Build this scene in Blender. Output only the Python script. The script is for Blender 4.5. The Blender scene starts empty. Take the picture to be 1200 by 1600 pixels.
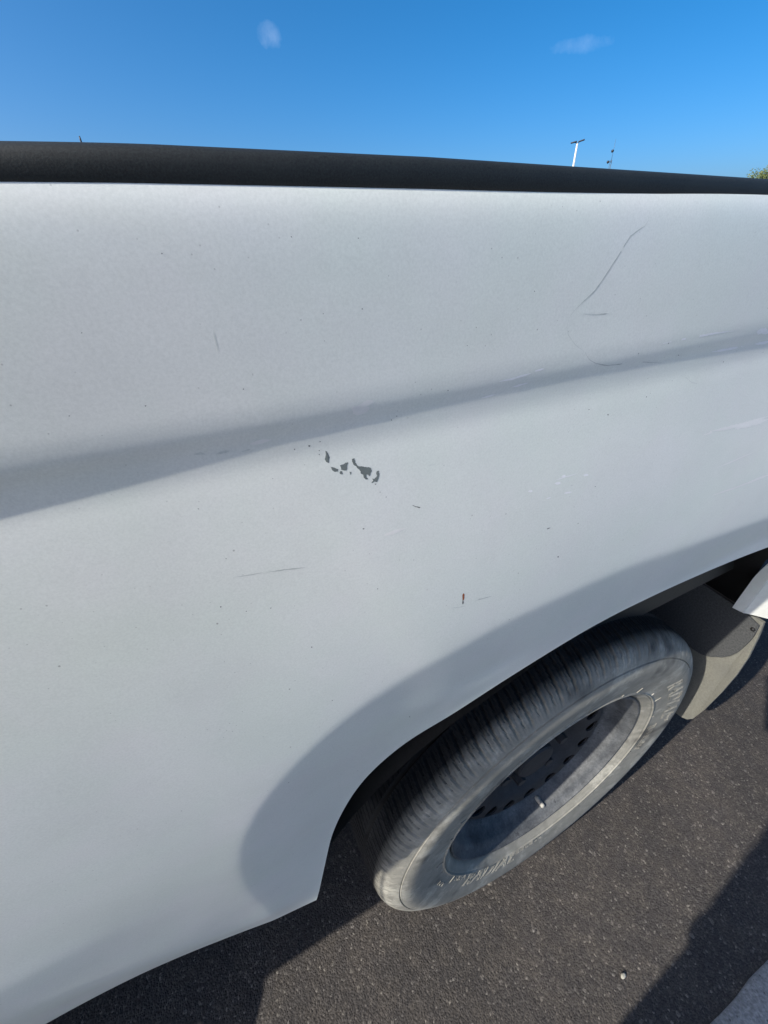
import bpy, bmesh, math, random
import numpy as np
from mathutils import Vector, Matrix, noise as mnoise

random.seed(7)
rng = np.random.default_rng(7)
scene = bpy.context.scene
COL = scene.collection
PI = math.pi
H = 0.32                      # height of the rear axle above the asphalt; truck shapes are measured from the axle

# ---------------------------------------------------------------- camera
CAM = Vector((-0.39423, -0.17967, 0.80064 + H))
cam_d = bpy.data.cameras.new('camera')
cam = bpy.data.objects.new('camera', cam_d)
COL.objects.link(cam)
cR = Vector((0.89902, -0.43724, -0.02407))
cU = Vector((0.26057, 0.48997, 0.83189))
cF = Vector((0.35194, 0.75416, -0.55442))
m = Matrix((cR, cU, -cF)).transposed().to_4x4()
m.translation = CAM
cam.matrix_world = m
cam_d.sensor_fit = 'HORIZONTAL'
cam_d.sensor_width = 36.0
cam_d.lens = 650.0 / 1200.0 * 36.0
cam_d.clip_start = 0.01
cam_d.clip_end = 3000
scene.camera = cam

# ---------------------------------------------------------------- sky, sun, exposure
SUN_L = Vector((0.7711, 0.0943, -0.6297)).normalized()      # the way the light travels
SUN_EL = math.asin(-SUN_L.z)
SUN_AZ = math.atan2(-SUN_L.x, -SUN_L.y)                      # from +y towards +x
world = bpy.data.worlds.new('World')
scene.world = world
world.use_nodes = True
wn, wl = world.node_tree.nodes, world.node_tree.links
bg = wn['Background']
sky = wn.new('ShaderNodeTexSky')
sky.sky_type = 'NISHITA'
sky.sun_disc = False
sky.sun_elevation = SUN_EL
sky.sun_rotation = SUN_AZ
sky.altitude = 0
sky.air_density = 0.6
sky.dust_density = 3.0
sky.ozone_density = 5.0
SKY_STRENGTH = 0.107
bg.inputs['Strength'].default_value = SKY_STRENGTH
# two small fair-weather clouds, fixed in the sky by their direction
geo = wn.new('ShaderNodeTexCoord')
hsv = wn.new('ShaderNodeHueSaturation')
hsv.inputs['Hue'].default_value = 0.492
hsv.inputs['Saturation'].default_value = 1.33
hsv.inputs['Value'].default_value = 0.94
wl.new(sky.outputs[0], hsv.inputs['Color'])
tint = wn.new('ShaderNodeMix'); tint.data_type = 'RGBA'; tint.blend_type = 'MULTIPLY'
tint.inputs['Factor'].default_value = 1.0
tint.inputs['B'].default_value = (1.0, 1.0, 1.0, 1)
wl.new(hsv.outputs[0], tint.inputs['A'])
last = tint.outputs['Result']
wnoise = wn.new('ShaderNodeTexNoise')
wnoise.inputs['Scale'].default_value = 34
wnoise.inputs['Detail'].default_value = 6
wnoise.inputs['Roughness'].default_value = 0.62
wl.new(geo.outputs['Generated'], wnoise.inputs['Vector'])
for (d, sx, sz, amt) in (((0.2606, 0.9295, 0.2612), 0.022, 0.018, 0.05), ((0.6790, 0.6958, 0.2341), 0.050, 0.012, 0.035)):
    d = Vector(d).normalized()
    hx = Vector((d.y, -d.x, 0)).normalized()
    up = hx.cross(d).normalized()
    parts = []
    for ax, s in ((hx, sx), (up, sz)):
        dp = wn.new('ShaderNodeVectorMath'); dp.operation = 'DOT_PRODUCT'
        dp.inputs[1].default_value = ax / s
        sub = wn.new('ShaderNodeVectorMath'); sub.operation = 'SUBTRACT'
        sub.inputs[1].default_value = d
        wl.new(geo.outputs['Generated'], sub.inputs[0]); wl.new(sub.outputs[0], dp.inputs[0])
        sq = wn.new('ShaderNodeMath'); sq.operation = 'POWER'; sq.inputs[1].default_value = 2
        ab = wn.new('ShaderNodeMath'); ab.operation = 'ABSOLUTE'
        wl.new(dp.outputs['Value'], ab.inputs[0]); wl.new(ab.outputs[0], sq.inputs[0])
        parts.append(sq)
    add = wn.new('ShaderNodeMath'); add.operation = 'ADD'
    wl.new(parts[0].outputs[0], add.inputs[0]); wl.new(parts[1].outputs[0], add.inputs[1])
    front = wn.new('ShaderNodeVectorMath'); front.operation = 'DOT_PRODUCT'; front.inputs[1].default_value = d
    wl.new(geo.outputs['Generated'], front.inputs[0])
    gt = wn.new('ShaderNodeMath'); gt.operation = 'GREATER_THAN'; gt.inputs[1].default_value = 0.5
    wl.new(front.outputs['Value'], gt.inputs[0])
    n2 = wn.new('ShaderNodeMath'); n2.operation = 'MULTIPLY_ADD'
    n2.inputs[1].default_value = 2.2; n2.inputs[2].default_value = -0.35
    wl.new(wnoise.outputs['Fac'], n2.inputs[0])
    s1 = wn.new('ShaderNodeMath'); s1.operation = 'SUBTRACT'; s1.use_clamp = True
    wl.new(n2.outputs[0], s1.inputs[0]); wl.new(add.outputs[0], s1.inputs[1])
    m1 = wn.new('ShaderNodeMath'); m1.operation = 'MULTIPLY'
    wl.new(s1.outputs[0], m1.inputs[0]); wl.new(gt.outputs[0], m1.inputs[1])
    m2 = wn.new('ShaderNodeMath'); m2.operation = 'MULTIPLY'; m2.inputs[1].default_value = amt
    wl.new(m1.outputs[0], m2.inputs[0])
    mx = wn.new('ShaderNodeMix'); mx.data_type = 'RGBA'
    mx.inputs['B'].default_value = (11.0, 11.6, 12.4, 1)
    wl.new(m2.outputs[0], mx.inputs['Factor']); wl.new(last, mx.inputs['A'])
    last = mx.outputs['Result']
wl.new(last, bg.inputs['Color'])

sun_d = bpy.data.lights.new('sun', 'SUN')
sun_d.energy = 2.75
sun_d.angle = math.radians(0.55)
sun_d.color = (1.0, 0.95, 0.87)
sun = bpy.data.objects.new('sun', sun_d)
COL.objects.link(sun)
sun.rotation_euler = SUN_L.to_track_quat('-Z', 'Y').to_euler()
sun.location = (-10, -2, 12)

vs = scene.view_settings
vs.view_transform = 'Standard'
vs.look = 'None'
vs.gamma = 1
vs.use_curve_mapping = False
vs.exposure = 1.1
scene.cycles.max_bounces = 8
scene.cycles.diffuse_bounces = 4

# ---------------------------------------------------------------- helpers
def new_mat(name):
    mt = bpy.data.materials.new(name)
    mt.use_nodes = True
    nt = mt.node_tree
    return mt, nt, nt.nodes, nt.links, nt.nodes['Principled BSDF']

def N(nt, kind, **kw):
    n = nt.nodes.new(kind)
    for k, v in kw.items():
        if k in n.inputs.keys() if hasattr(n.inputs, 'keys') else False:
            n.inputs[k].default_value = v
        else:
            setattr(n, k, v)
    return n

def tex_noise(nt, vec, scale, detail=4, rough=0.55):
    n = nt.nodes.new('ShaderNodeTexNoise')
    n.inputs['Scale'].default_value = scale
    n.inputs['Detail'].default_value = detail
    n.inputs['Roughness'].default_value = rough
    nt.links.new(vec, n.inputs['Vector'])
    return n.outputs['Fac']

def tex_voro(nt, vec, scale, feature='F1'):
    n = nt.nodes.new('ShaderNodeTexVoronoi')
    n.feature = feature
    n.inputs['Scale'].default_value = scale
    nt.links.new(vec, n.inputs['Vector'])
    return n

def ramp(nt, fac, stops, interp='LINEAR'):
    r = nt.nodes.new('ShaderNodeValToRGB')
    cr = r.color_ramp
    cr.interpolation = interp
    while len(cr.elements) < len(stops):
        cr.elements.new(0.5)
    for e, (p, c) in zip(cr.elements, stops):
        e.position = p
        e.color = (c, c, c, 1) if not isinstance(c, (tuple, list)) else (*c, 1)
    nt.links.new(fac, r.inputs['Fac'])
    return r.outputs['Color']

def mixc(nt, fac, a, b, mode='MIX'):
    n = nt.nodes.new('ShaderNodeMix')
    n.data_type = 'RGBA'
    n.blend_type = mode
    for key, v in (('Factor', fac), ('A', a), ('B', b)):
        if hasattr(v, 'links') or hasattr(v, 'is_linked'):
            nt.links.new(v, n.inputs[key])
        elif key == 'Factor':
            n.inputs[key].default_value = v
        else:
            n.inputs[key].default_value = (*v, 1)
    return n.outputs['Result']

def math_n(nt, op, a, b=None, clamp=False):
    n = nt.nodes.new('ShaderNodeMath')
    n.operation = op
    n.use_clamp = clamp
    for i, v in enumerate((a, b)):
        if v is None:
            continue
        if hasattr(v, 'is_linked'):
            nt.links.new(v, n.inputs[i])
        else:
            n.inputs[i].default_value = v
    return n.outputs[0]

def bump(nt, height, strength, dist, normal=None):
    n = nt.nodes.new('ShaderNodeBump')
    n.inputs['Strength'].default_value = strength
    n.inputs['Distance'].default_value = dist
    nt.links.new(height, n.inputs['Height'])
    if normal is not None:
        nt.links.new(normal, n.inputs['Normal'])
    return n.outputs['Normal']

def objco(nt):
    return nt.nodes.new('ShaderNodeTexCoord').outputs['Object']

def plain(name, col, rough=0.6, metal=0.0, var=0.15, scale=40, bmp=0.0, bscale=200, bdist=0.001):
    mt, nt, nn, ll, p = new_mat(name)
    co = objco(nt)
    f = tex_noise(nt, co, scale, 5)
    a = tuple(c * (1 - var) for c in col); b = tuple(min(1, c * (1 + var)) for c in col)
    ll.new(mixc(nt, ramp(nt, f, [(0.3, 0.0), (0.7, 1.0)]), a, b), p.inputs['Base Color'])
    p.inputs['Roughness'].default_value = rough
    p.inputs['Metallic'].default_value = metal
    if bmp:
        ll.new(bump(nt, tex_noise(nt, co, bscale, 3), bmp, bdist), p.inputs['Normal'])
    return mt

def link(name, me, mats=(), parent=None, smooth=True):
    o = bpy.data.objects.new(name, me)
    COL.objects.link(o)
    for mt in mats:
        me.materials.append(mt)
    if smooth:
        me.polygons.foreach_set('use_smooth', [True] * len(me.polygons))
    if parent is not None:
        o.parent = parent
        o.location = -WORLD_AT[parent.name]
        WORLD_AT[o.name] = Vector((0, 0, 0))
    else:
        WORLD_AT[o.name] = Vector((0, 0, 0))
    return o
WORLD_AT = {}

def empty(name, loc, label, cat, group=None):
    o = bpy.data.objects.new(name, None)
    o.empty_display_size = 0.1
    COL.objects.link(o)
    o.location = loc
    WORLD_AT[o.name] = Vector(loc)
    o['label'] = label; o['category'] = cat
    if group: o['group'] = group
    return o

def mesh_np(name, V, F):
    me = bpy.data.meshes.new(name)
    me.from_pydata([tuple(v) for v in V], [], [tuple(f) for f in F])
    me.update()
    return me

def from_bm(name, bm):
    me = bpy.data.meshes.new(name)
    bm.normal_update()
    bm.to_mesh(me); bm.free()
    return me

def bm_box(bm, x0, x1, y0, y1, z0, z1, bev=0.0, mat=0):
    vs_ = [bm.verts.new(p) for p in ((x0,y0,z0),(x1,y0,z0),(x1,y1,z0),(x0,y1,z0),(x0,y0,z1),(x1,y0,z1),(x1,y1,z1),(x0,y1,z1))]
    fs = [bm.faces.new([vs_[i] for i in f]) for f in ((0,3,2,1),(4,5,6,7),(0,1,5,4),(1,2,6,5),(2,3,7,6),(3,0,4,7))]
    for f in fs: f.material_index = mat
    if bev:
        es = list({e for f in fs for e in f.edges})
        bmesh.ops.bevel(bm, geom=es, offset=bev, segments=3, profile=0.5, affect='EDGES', clamp_overlap=True)
    return bm

def bm_tube(bm, pts, rad, seg=12, cap=True):
    pts = [Vector(p) for p in pts]
    rings = []
    for i, p in enumerate(pts):
        t = (pts[min(i + 1, len(pts) - 1)] - pts[max(i - 1, 0)]).normalized()
        a = t.orthogonal().normalized() if i == 0 else (rings_a - t * rings_a.dot(t)).normalized()
        rings_a = a
        b = t.cross(a)
        r = rad[i] if isinstance(rad, (list, tuple)) else rad
        rings.append([bm.verts.new(p + (a * math.cos(k * 2 * PI / seg) + b * math.sin(k * 2 * PI / seg)) * r) for k in range(seg)])
    for i in range(len(rings) - 1):
        for k in range(seg):
            bm.faces.new((rings[i][k], rings[i][(k + 1) % seg], rings[i + 1][(k + 1) % seg], rings[i + 1][k]))
    if cap:
        bm.faces.new(rings[0][::-1]); bm.faces.new(rings[-1])
    return bm

def revolve(prof, n, fn=None):
    """prof: (y, r) pairs turned about the axle; fn(theta, y, r) -> (y, r)"""
    V = []; F = []
    M = len(prof)
    for k in range(n):
        th = 2 * PI * k / n
        c, s = math.cos(th), math.sin(th)
        for (y, r) in prof:
            V.append((r * c, y, r * s))
    for k in range(n):
        k2 = (k + 1) % n
        for j in range(M - 1):
            F.append((k * M + j, k * M + j + 1, k2 * M + j + 1, k2 * M + j))
    return np.array(V), F

# ---------------------------------------------------------------- materials
def mat_asphalt():
    mt, nt, nn, ll, p = new_mat('asphalt')
    co = objco(nt)
    v1 = tex_voro(nt, co, 330)
    v2 = tex_voro(nt, co, 190)
    v3 = tex_voro(nt, co, 800)
    # every chip of stone its own grey; a few pale ones
    cell = ramp(nt, nn_sep(nt, v1.outputs['Color']), [(0.0, (0.022, 0.0198, 0.0184)), (0.6, (0.047, 0.0425, 0.039)), (0.9, (0.09, 0.082, 0.074)), (0.975, (0.15, 0.138, 0.124)), (1.0, (0.36, 0.34, 0.30))])
    cell2 = ramp(nt, nn_sep(nt, v2.outputs['Color']), [(0.0, (0.024, 0.0215, 0.020)), (0.90, (0.052, 0.047, 0.043)), (0.982, (0.09, 0.082, 0.073)), (1.0, (0.34, 0.32, 0.28))])
    fine = ramp(nt, nn_sep(nt, v3.outputs['Color']), [(0.0, (0.017, 0.0155, 0.0145)), (1.0, (0.09, 0.082, 0.075))])
    base = mixc(nt, 0.42, cell, cell2)
    base = mixc(nt, 0.42, base, fine)
    big = ramp(nt, tex_noise(nt, co, 3.2, 5), [(0.3, (0.82, 0.815, 0.81)), (0.7, (1.22, 1.19, 1.16))])
    base = mixc(nt, 1.0, base, big, 'MULTIPLY')
    fleck = ramp(nt, tex_noise(nt, co, 24, 3), [(0.42, (0.92, 0.92, 0.93)), (0.6, (1.12, 1.10, 1.06))])
    base = mixc(nt, 1.0, base, fleck, 'MULTIPLY')
    ll.new(base, p.inputs['Base Color'])
    p.inputs['Roughness'].default_value = 0.82
    p.inputs['Specular IOR Level'].default_value = 0.3
    h1 = ramp(nt, v1.outputs['Distance'], [(0.0, 1.0), (0.75, 0.0)])
    h2 = ramp(nt, v2.outputs['Distance'], [(0.0, 1.0), (0.75, 0.0)])
    b1 = bump(nt, h1, 0.7, 0.0012)
    b2 = bump(nt, h2, 0.35, 0.0016, b1)
    b3 = bump(nt, tex_noise(nt, co, 70, 4), 0.3, 0.003, b2)
    ll.new(b3, p.inputs['Normal'])
    return mt

def nn_sep(nt, colour):
    s = nt.nodes.new('ShaderNodeSeparateColor')
    nt.links.new(colour, s.inputs[0])
    return s.outputs[0]

def mat_paint():
    mt, nt, nn, ll, p = new_mat('white_car_paint')
    co = objco(nt)
    base = mixc(nt, ramp(nt, tex_noise(nt, co, 7, 4), [(0.35, 0.0), (0.65, 1.0)]), (0.765, 0.795, 0.735), (0.805, 0.822, 0.765))
    fine = ramp(nt, tex_noise(nt, co, 1100, 3, 0.7), [(0.30, (0.93, 0.935, 0.93)), (0.70, (1.05, 1.05, 1.05))])
    base = mixc(nt, 1.0, base, fine, 'MULTIPLY')
    blot = ramp(nt, tex_noise(nt, co, 15, 3, 0.6), [(0.35, (0.98, 1.0, 0.985)), (0.65, (1.012, 0.995, 1.015))])
    base = mixc(nt, 1.0, base, blot, 'MULTIPLY')
    # road film, thicker low down the side
    film = math_n(nt, 'MULTIPLY', ramp(nt, tex_noise(nt, co, 26, 6, 0.7), [(0.45, 0.0), (0.8, 1.0)]), 0.10)
    base = mixc(nt, film, base, (0.44, 0.43, 0.39))
    # beige spray tint behind the wheel, put in to dim the sunlit paint
    sx = nt.nodes.new('ShaderNodeSeparateXYZ'); ll.new(co, sx.inputs[0])
    back = math_n(nt, 'MULTIPLY', ramp(nt, math_n(nt, 'ADD', sx.outputs['X'], 0.0), [(0.30, 0.0), (0.42, 1.0)]), ramp(nt, sx.outputs['Z'], [(0.55, 1.0), (0.80, 0.0)]))
    back = math_n(nt, 'MULTIPLY', back, ramp(nt, tex_noise(nt, co, 90, 5, 0.7), [(0.25, 0.55), (0.7, 0.95)]))
    base = mixc(nt, back, base, (0.40, 0.385, 0.325))
    # grime specks
    v = tex_voro(nt, co, 150)
    keep = math_n(nt, 'GREATER_THAN', nn_sep(nt, v.outputs['Color']), 0.90)
    dot = ramp(nt, v.outputs['Distance'], [(0.0, 1.0), (0.045, 0.9), (0.075, 0.0)])
    sp = math_n(nt, 'MULTIPLY', keep, dot)
    v2 = tex_voro(nt, co, 420)
    keep2 = math_n(nt, 'GREATER_THAN', nn_sep(nt, v2.outputs['Color']), 0.90)
    sp2 = math_n(nt, 'MULTIPLY', keep2, ramp(nt, v2.outputs['Distance'], [(0.0, 0.8), (0.07, 0.6), (0.13, 0.0)]))
    sp = math_n(nt, 'MAXIMUM', sp, sp2)
    clump = ramp(nt, tex_noise(nt, co, 11, 2), [(0.35, 0.15), (0.6, 1.0)])
    sp = math_n(nt, 'MULTIPLY', sp, clump)
    base = mixc(nt, math_n(nt, 'MULTIPLY', sp, 0.75), base, (0.13, 0.125, 0.11))
    ll.new(base, p.inputs['Base Color'])
    ll.new(ramp(nt, tex_noise(nt, co, 40, 5), [(0.3, 0.36), (0.7, 0.50)]), p.inputs['Roughness'])
    p.inputs['Specular IOR Level'].default_value = 0.5
    p.inputs['Coat Weight'].default_value = 0.3
    p.inputs['Coat Roughness'].default_value = 0.16
    peel = bump(nt, tex_noise(nt, co, 260, 2), 0.02, 0.0005)
    grain = bump(nt, tex_noise(nt, co, 2500, 2), 0.06, 0.0002, peel)
    ll.new(grain, p.inputs['Normal'])
    return mt

def mat_plastic(name, col=(0.018, 0.02, 0.021), scale=900, film=0.006):
    mt, nt, nn, ll, p = new_mat(name)
    co = objco(nt)
    f = tex_noise(nt, co, scale, 3, 0.7)
    dust = ramp(nt, tex_noise(nt, co, 30, 6, 0.7), [(0.4, 0.0), (0.75, 0.35)])
    c = mixc(nt, ramp(nt, f, [(0.35, 0.0), (0.7, 1.0)]), tuple(v * 0.35 for v in col), tuple(v * 2.4 for v in col))
    c = mixc(nt, dust, c, tuple(v * 2.2 + film for v in col))
    ll.new(c, p.inputs['Base Color'])
    p.inputs['Roughness'].default_value = 0.62
    ll.new(bump(nt, f, 0.16, 0.0004), p.inputs['Normal'])
    return mt

def mat_tyre():
    mt, nt, nn, ll, p = new_mat('dusty_tyre_rubber')
    co = objco(nt)
    n1 = ramp(nt, tex_noise(nt, co, 14, 6, 0.65), [(0.34, 0.0), (0.60, 1.0)])
    n2 = ramp(nt, tex_noise(nt, co, 150, 4, 0.7), [(0.3, 0.75), (0.7, 1.0)])
    # dust on the sidewall; towards the tread the colour is darkened as shade
    sp = nt.nodes.new('ShaderNodeSeparateXYZ'); ll.new(co, sp.inputs[0])
    side = ramp(nt, math_n(nt, 'ADD', math_n(nt, 'MULTIPLY', sp.outputs['Y'], 10.0), 0.3), [(0.36, 1.0), (0.56, 0.03)])
    d = math_n(nt, 'MULTIPLY', math_n(nt, 'MULTIPLY', n1, n2), side)
    d = math_n(nt, 'MAXIMUM', d, math_n(nt, 'MULTIPLY', side, 0.62))
    dirt = ramp(nt, tex_noise(nt, co, 60, 5), [(0.3, (0.33, 0.318, 0.265)), (0.7, (0.44, 0.42, 0.355))])
    c = mixc(nt, d, (0.012, 0.012, 0.0125), dirt)
    # dark scuffs
    sc = ramp(nt, tex_noise(nt, co, 9, 3, 0.6), [(0.56, 0.0), (0.66, 0.8)])
    c = mixc(nt, sc, c, (0.045, 0.043, 0.04))
    ll.new(c, p.inputs['Base Color'])
    p.inputs['Roughness'].default_value = 0.85
    p.inputs['Specular IOR Level'].default_value = 0.3
    b = bump(nt, tex_noise(nt, co, 420, 4), 0.5, 0.001)
    ll.new(bump(nt, tex_noise(nt, co, 70, 4), 0.35, 0.002, b), p.inputs['Normal'])
    return mt

def mat_steel_rim():
    mt, nt, nn, ll, p = new_mat('dusty_shaded_rim')
    co = objco(nt)
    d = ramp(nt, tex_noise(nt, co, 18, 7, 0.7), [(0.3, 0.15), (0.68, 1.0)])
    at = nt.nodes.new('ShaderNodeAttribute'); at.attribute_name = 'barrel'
    d = math_n(nt, 'MULTIPLY', d, math_n(nt, 'ADD', math_n(nt, 'MULTIPLY', at.outputs['Fac'], 0.90), 0.10))  # dusty barrel kept paler as if sunlit, disc darkened in colour as shade
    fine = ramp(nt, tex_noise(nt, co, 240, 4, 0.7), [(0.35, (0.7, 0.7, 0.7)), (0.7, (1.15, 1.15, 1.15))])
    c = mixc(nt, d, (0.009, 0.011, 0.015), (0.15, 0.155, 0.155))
    pat = ramp(nt, tex_noise(nt, co, 42, 6, 0.72), [(0.46, 0.0), (0.70, 0.22)])
    c = mixc(nt, pat, c, (0.07, 0.073, 0.075))
    c = mixc(nt, 1.0, c, fine, 'MULTIPLY')
    spots = ramp(nt, tex_noise(nt, co, 95, 3), [(0.64, 0.0), (0.70, 0.8)])
    c = mixc(nt, spots, c, (0.03, 0.03, 0.032))
    ll.new(c, p.inputs['Base Color'])
    p.inputs['Roughness'].default_value = 0.7
    p.inputs['Metallic'].default_value = 0.0
    ll.new(bump(nt, tex_noise(nt, co, 300, 3), 0.2, 0.0006), p.inputs['Normal'])
    return mt

def mat_flap():
    mt, nt, nn, ll, p = new_mat('dusty_flap_rubber')
    co = objco(nt)
    f = tex_noise(nt, co, 260, 5, 0.75)
    g = tex_noise(nt, co, 22, 5)
    c = mixc(nt, ramp(nt, f, [(0.3, 0.0), (0.7, 1.0)]), (0.13, 0.128, 0.105), (0.205, 0.20, 0.168))
    c = mixc(nt, ramp(nt, g, [(0.4, 0.0), (0.7, 0.55)]), c, (0.125, 0.125, 0.112))
    ll.new(c, p.inputs['Base Color'])
    p.inputs['Roughness'].default_value = 0.9
    ll.new(bump(nt, f, 0.5, 0.001), p.inputs['Normal'])
    return mt

def mat_line():
    mt, nt, nn, ll, p = new_mat('worn_road_paint')
    co = objco(nt)
    c = mixc(nt, ramp(nt, tex_noise(nt, co, 180, 6, 0.75), [(0.42, 0.0), (0.62, 1.0)]), (0.22, 0.22, 0.215), (0.36, 0.36, 0.355))
    v = tex_voro(nt, co, 200)
    hole = math_n(nt, 'MULTIPLY', math_n(nt, 'GREATER_THAN', nn_sep(nt, v.outputs['Color']), 0.86), ramp(nt, v.outputs['Distance'], [(0.15, 0.9), (0.4, 0.0)]))
    c = mixc(nt, hole, c, (0.09, 0.085, 0.08))
    ll.new(c, p.inputs['Base Color'])
    p.inputs['Roughness'].default_value = 0.75
    ll.new(bump(nt, v.outputs['Distance'], 0.6, 0.0015), p.inputs['Normal'])
    return mt

M_ASPHALT = mat_asphalt()
M_PAINT = mat_paint()
M_RAIL = mat_plastic('black_grained_plastic', (0.0078, 0.0098, 0.0090), 1900)
M_BLACK = mat_plastic('black_underbody', (0.0035, 0.0035, 0.0035), 200, 0.0)
M_TYRE = mat_tyre()
M_RIM = mat_steel_rim()
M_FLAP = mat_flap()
M_PLATE = plain('grey_liner_plastic', (0.058, 0.060, 0.060), 0.8, 0, 0.35, 320, 0.4, 300)
M_LINE = mat_line()
M_CHROME = plain('chrome', (0.55, 0.55, 0.55), 0.18, 1.0, 0.05)
M_GLASS = plain('tinted_window_glass', (0.015, 0.018, 0.02), 0.05, 0, 0.05)
M_RED = plain('red_lamp_lens', (0.35, 0.015, 0.015), 0.15)
M_CLEAR = plain('clear_lamp_lens', (0.6, 0.6, 0.6), 0.1)
M_PRIMER = plain('bare_primer', (0.165, 0.19, 0.18), 0.75, 0, 0.12, 300)
M_DARKMARK = plain('dark_scratch', (0.16, 0.16, 0.155), 0.7, 0, 0.2, 200)
M_GREYMARK = plain('grey_scratch', (0.52, 0.545, 0.51), 0.7, 0, 0.15, 500)
M_FAINT = plain('faint_scratch', (0.645, 0.675, 0.63), 0.6, 0, 0.1, 500)
M_WHITEMARK = plain('bright_scrape', (0.93, 0.93, 0.92), 0.35, 0, 0.03, 500)
M_PALE = plain('pale_rub', (0.85, 0.84, 0.80), 0.5, 0, 0.03, 500)
M_RUST = plain('rust_mark', (0.34, 0.10, 0.035), 0.8, 0, 0.5, 900)
M_CONCRETE = plain('weathered_pole_paint', (0.62, 0.60, 0.55), 0.6, 0, 0.1, 4)
M_LAMPHEAD = plain('dark_lamp_housing', (0.03, 0.03, 0.035), 0.5)
M_GALV = plain('galvanised_mast', (0.10, 0.11, 0.12), 0.5, 0.3)

# ================================================================ GROUND
g_bm = bmesh.new()
for (x0, x1, y0, y1) in ((-1500, 1500, -1500, 1500),):
    f = g_bm.faces.new([g_bm.verts.new(p) for p in ((x0, y0, 0), (x1, y0, 0), (x1, y1, 0), (x0, y1, 0))])
ground = link('asphalt_ground', from_bm('asphalt_ground', g_bm), [M_ASPHALT], smooth=False)
ground['kind'] = 'structure'

def parking_line(y0, y1, x0, x1):
    # painted stripe with slightly ragged edges, 4 mm thick
    n = 260
    V = []; F = []
    for i in range(n + 1):
        x = x0 + (x1 - x0) * i / n
        a = y0 + 0.0022 * mnoise.noise(Vector((x * 23, 1.3, 0))) + 0.0012 * mnoise.noise(Vector((x * 90, 4, 0)))
        b = y1 + 0.0022 * mnoise.noise(Vector((x * 23, 9.3, 0)))
        V += [(x, a, 0.0005), (x, a + 0.003, 0.004), (x, b - 0.003, 0.004), (x, b, 0.0005)]
    for i in range(n):
        for j in range(3):
            k = 4 * i + j
            F.append((k, k + 4, k + 5, k + 1))
    o = link('parking_line', mesh_np('parking_line', V, F), [M_LINE])
    o['kind'] = 'structure'
    return o
parking_line(-0.414, -0.314, -3.2, 2.6)
parking_line(2.10, 2.20, -3.2, 2.6)
M_BOUNCE = plain('bounce_concrete', (0.31, 0.304, 0.28), 0.85, 0, 0.15, 9, 0.4, 120, 0.002)
for k in range(8):                                              # pale slabs added out of view to bounce fill light onto the truck
    bm = bmesh.new()
    bm_box(bm, -7.4 + k * 1.5 + 0.005, -5.9 + k * 1.5 - 0.005, -3.4, -0.43, 0.0006, 0.007, 0.002)
    if k == 0:
        bounce_apron = link('bounce_pavement', from_bm('bounce_pavement', bm), [M_BOUNCE], smooth=False)
        bounce_apron['kind'] = 'structure'
    else:
        link('bounce_slab', from_bm('bounce_slab', bm), [M_BOUNCE], bounce_apron, smooth=False)

# ================================================================ PICKUP TRUCK
TRUCK_AT = Vector((-1.4, 0.82, 0))
truck = empty('pickup_truck', TRUCK_AT, 'white pickup truck with scuffed chipped side panel and black bed rail, parked on asphalt', 'pickup truck')

# BODY_BEGIN  shape of the load-bed side: y = G(x, z), measured from the axle centre, outside is -y
LIP = np.array([(-0.4106, 0.2145, -0.018), (-0.399, 0.2714, -0.0195), (-0.39, 0.3171, -0.021), (-0.3795, 0.3704, -0.024),
    (-0.3621, 0.4207, -0.0275), (-0.342, 0.4547, -0.0305), (-0.3106, 0.4816, -0.0345), (-0.2792, 0.493, -0.038),
    (-0.2241, 0.5135, -0.0415), (-0.1284, 0.5318, -0.0435), (-0.0017, 0.5295, -0.0445), (0.1129, 0.5177, -0.0445),
    (0.20, 0.497, -0.042), (0.28, 0.452, -0.034), (0.335, 0.39, -0.015), (0.358, 0.33, 0.0), (0.365, 0.300, 0.003), (0.367, 0.272, 0.005), (0.367, 0.245, 0.006)])

def catmull(P, n):
    P = np.asarray(P, float)
    Q = np.vstack([2 * P[0] - P[1], P, 2 * P[-1] - P[-2]])
    out = []
    for i in range(1, len(Q) - 2):
        for t in np.linspace(0, 1, 24, endpoint=False):
            a, b, c, d = Q[i - 1], Q[i], Q[i + 1], Q[i + 2]
            out.append(0.5 * (2 * b + (c - a) * t + (2 * a - 5 * b + 4 * c - d) * t * t + (3 * b - a - 3 * c + d) * t ** 3))
    out.append(P[-1])
    out = np.array(out)
    k = np.ones(9) / 9
    pad = np.vstack([np.repeat(out[:1], 4, 0), out, np.repeat(out[-1:], 4, 0)])
    sm = np.stack([np.convolve(pad[:, j], k, 'valid') for j in range(P.shape[1])], 1)
    sm[0], sm[-1] = P[0], P[-1]
    s = np.r_[0, np.cumsum(np.hypot(np.diff(sm[:, 0]), np.diff(sm[:, 1])))]
    u = np.linspace(0, s[-1], n)
    return np.stack([np.interp(u, s, sm[:, j]) for j in range(P.shape[1])], 1)
LIPD = catmull(LIP, 6000)
def _box(a, n, it=3):
    for _ in range(it):
        p = np.vstack([2 * a[:1] - a[1:n + 1][::-1], a, 2 * a[-1:] - a[-n - 1:-1][::-1]])
        c = np.cumsum(np.vstack([np.zeros((1, a.shape[1])), p]), 0)
        a = (c[2 * n + 1:] - c[:-2 * n - 1]) / (2 * n + 1)
    return a
LC = _box(LIPD, 60)
LT = _box(np.gradient(LC, axis=0), 40)
LQ = _box(np.gradient(LT, axis=0), 40)

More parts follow.
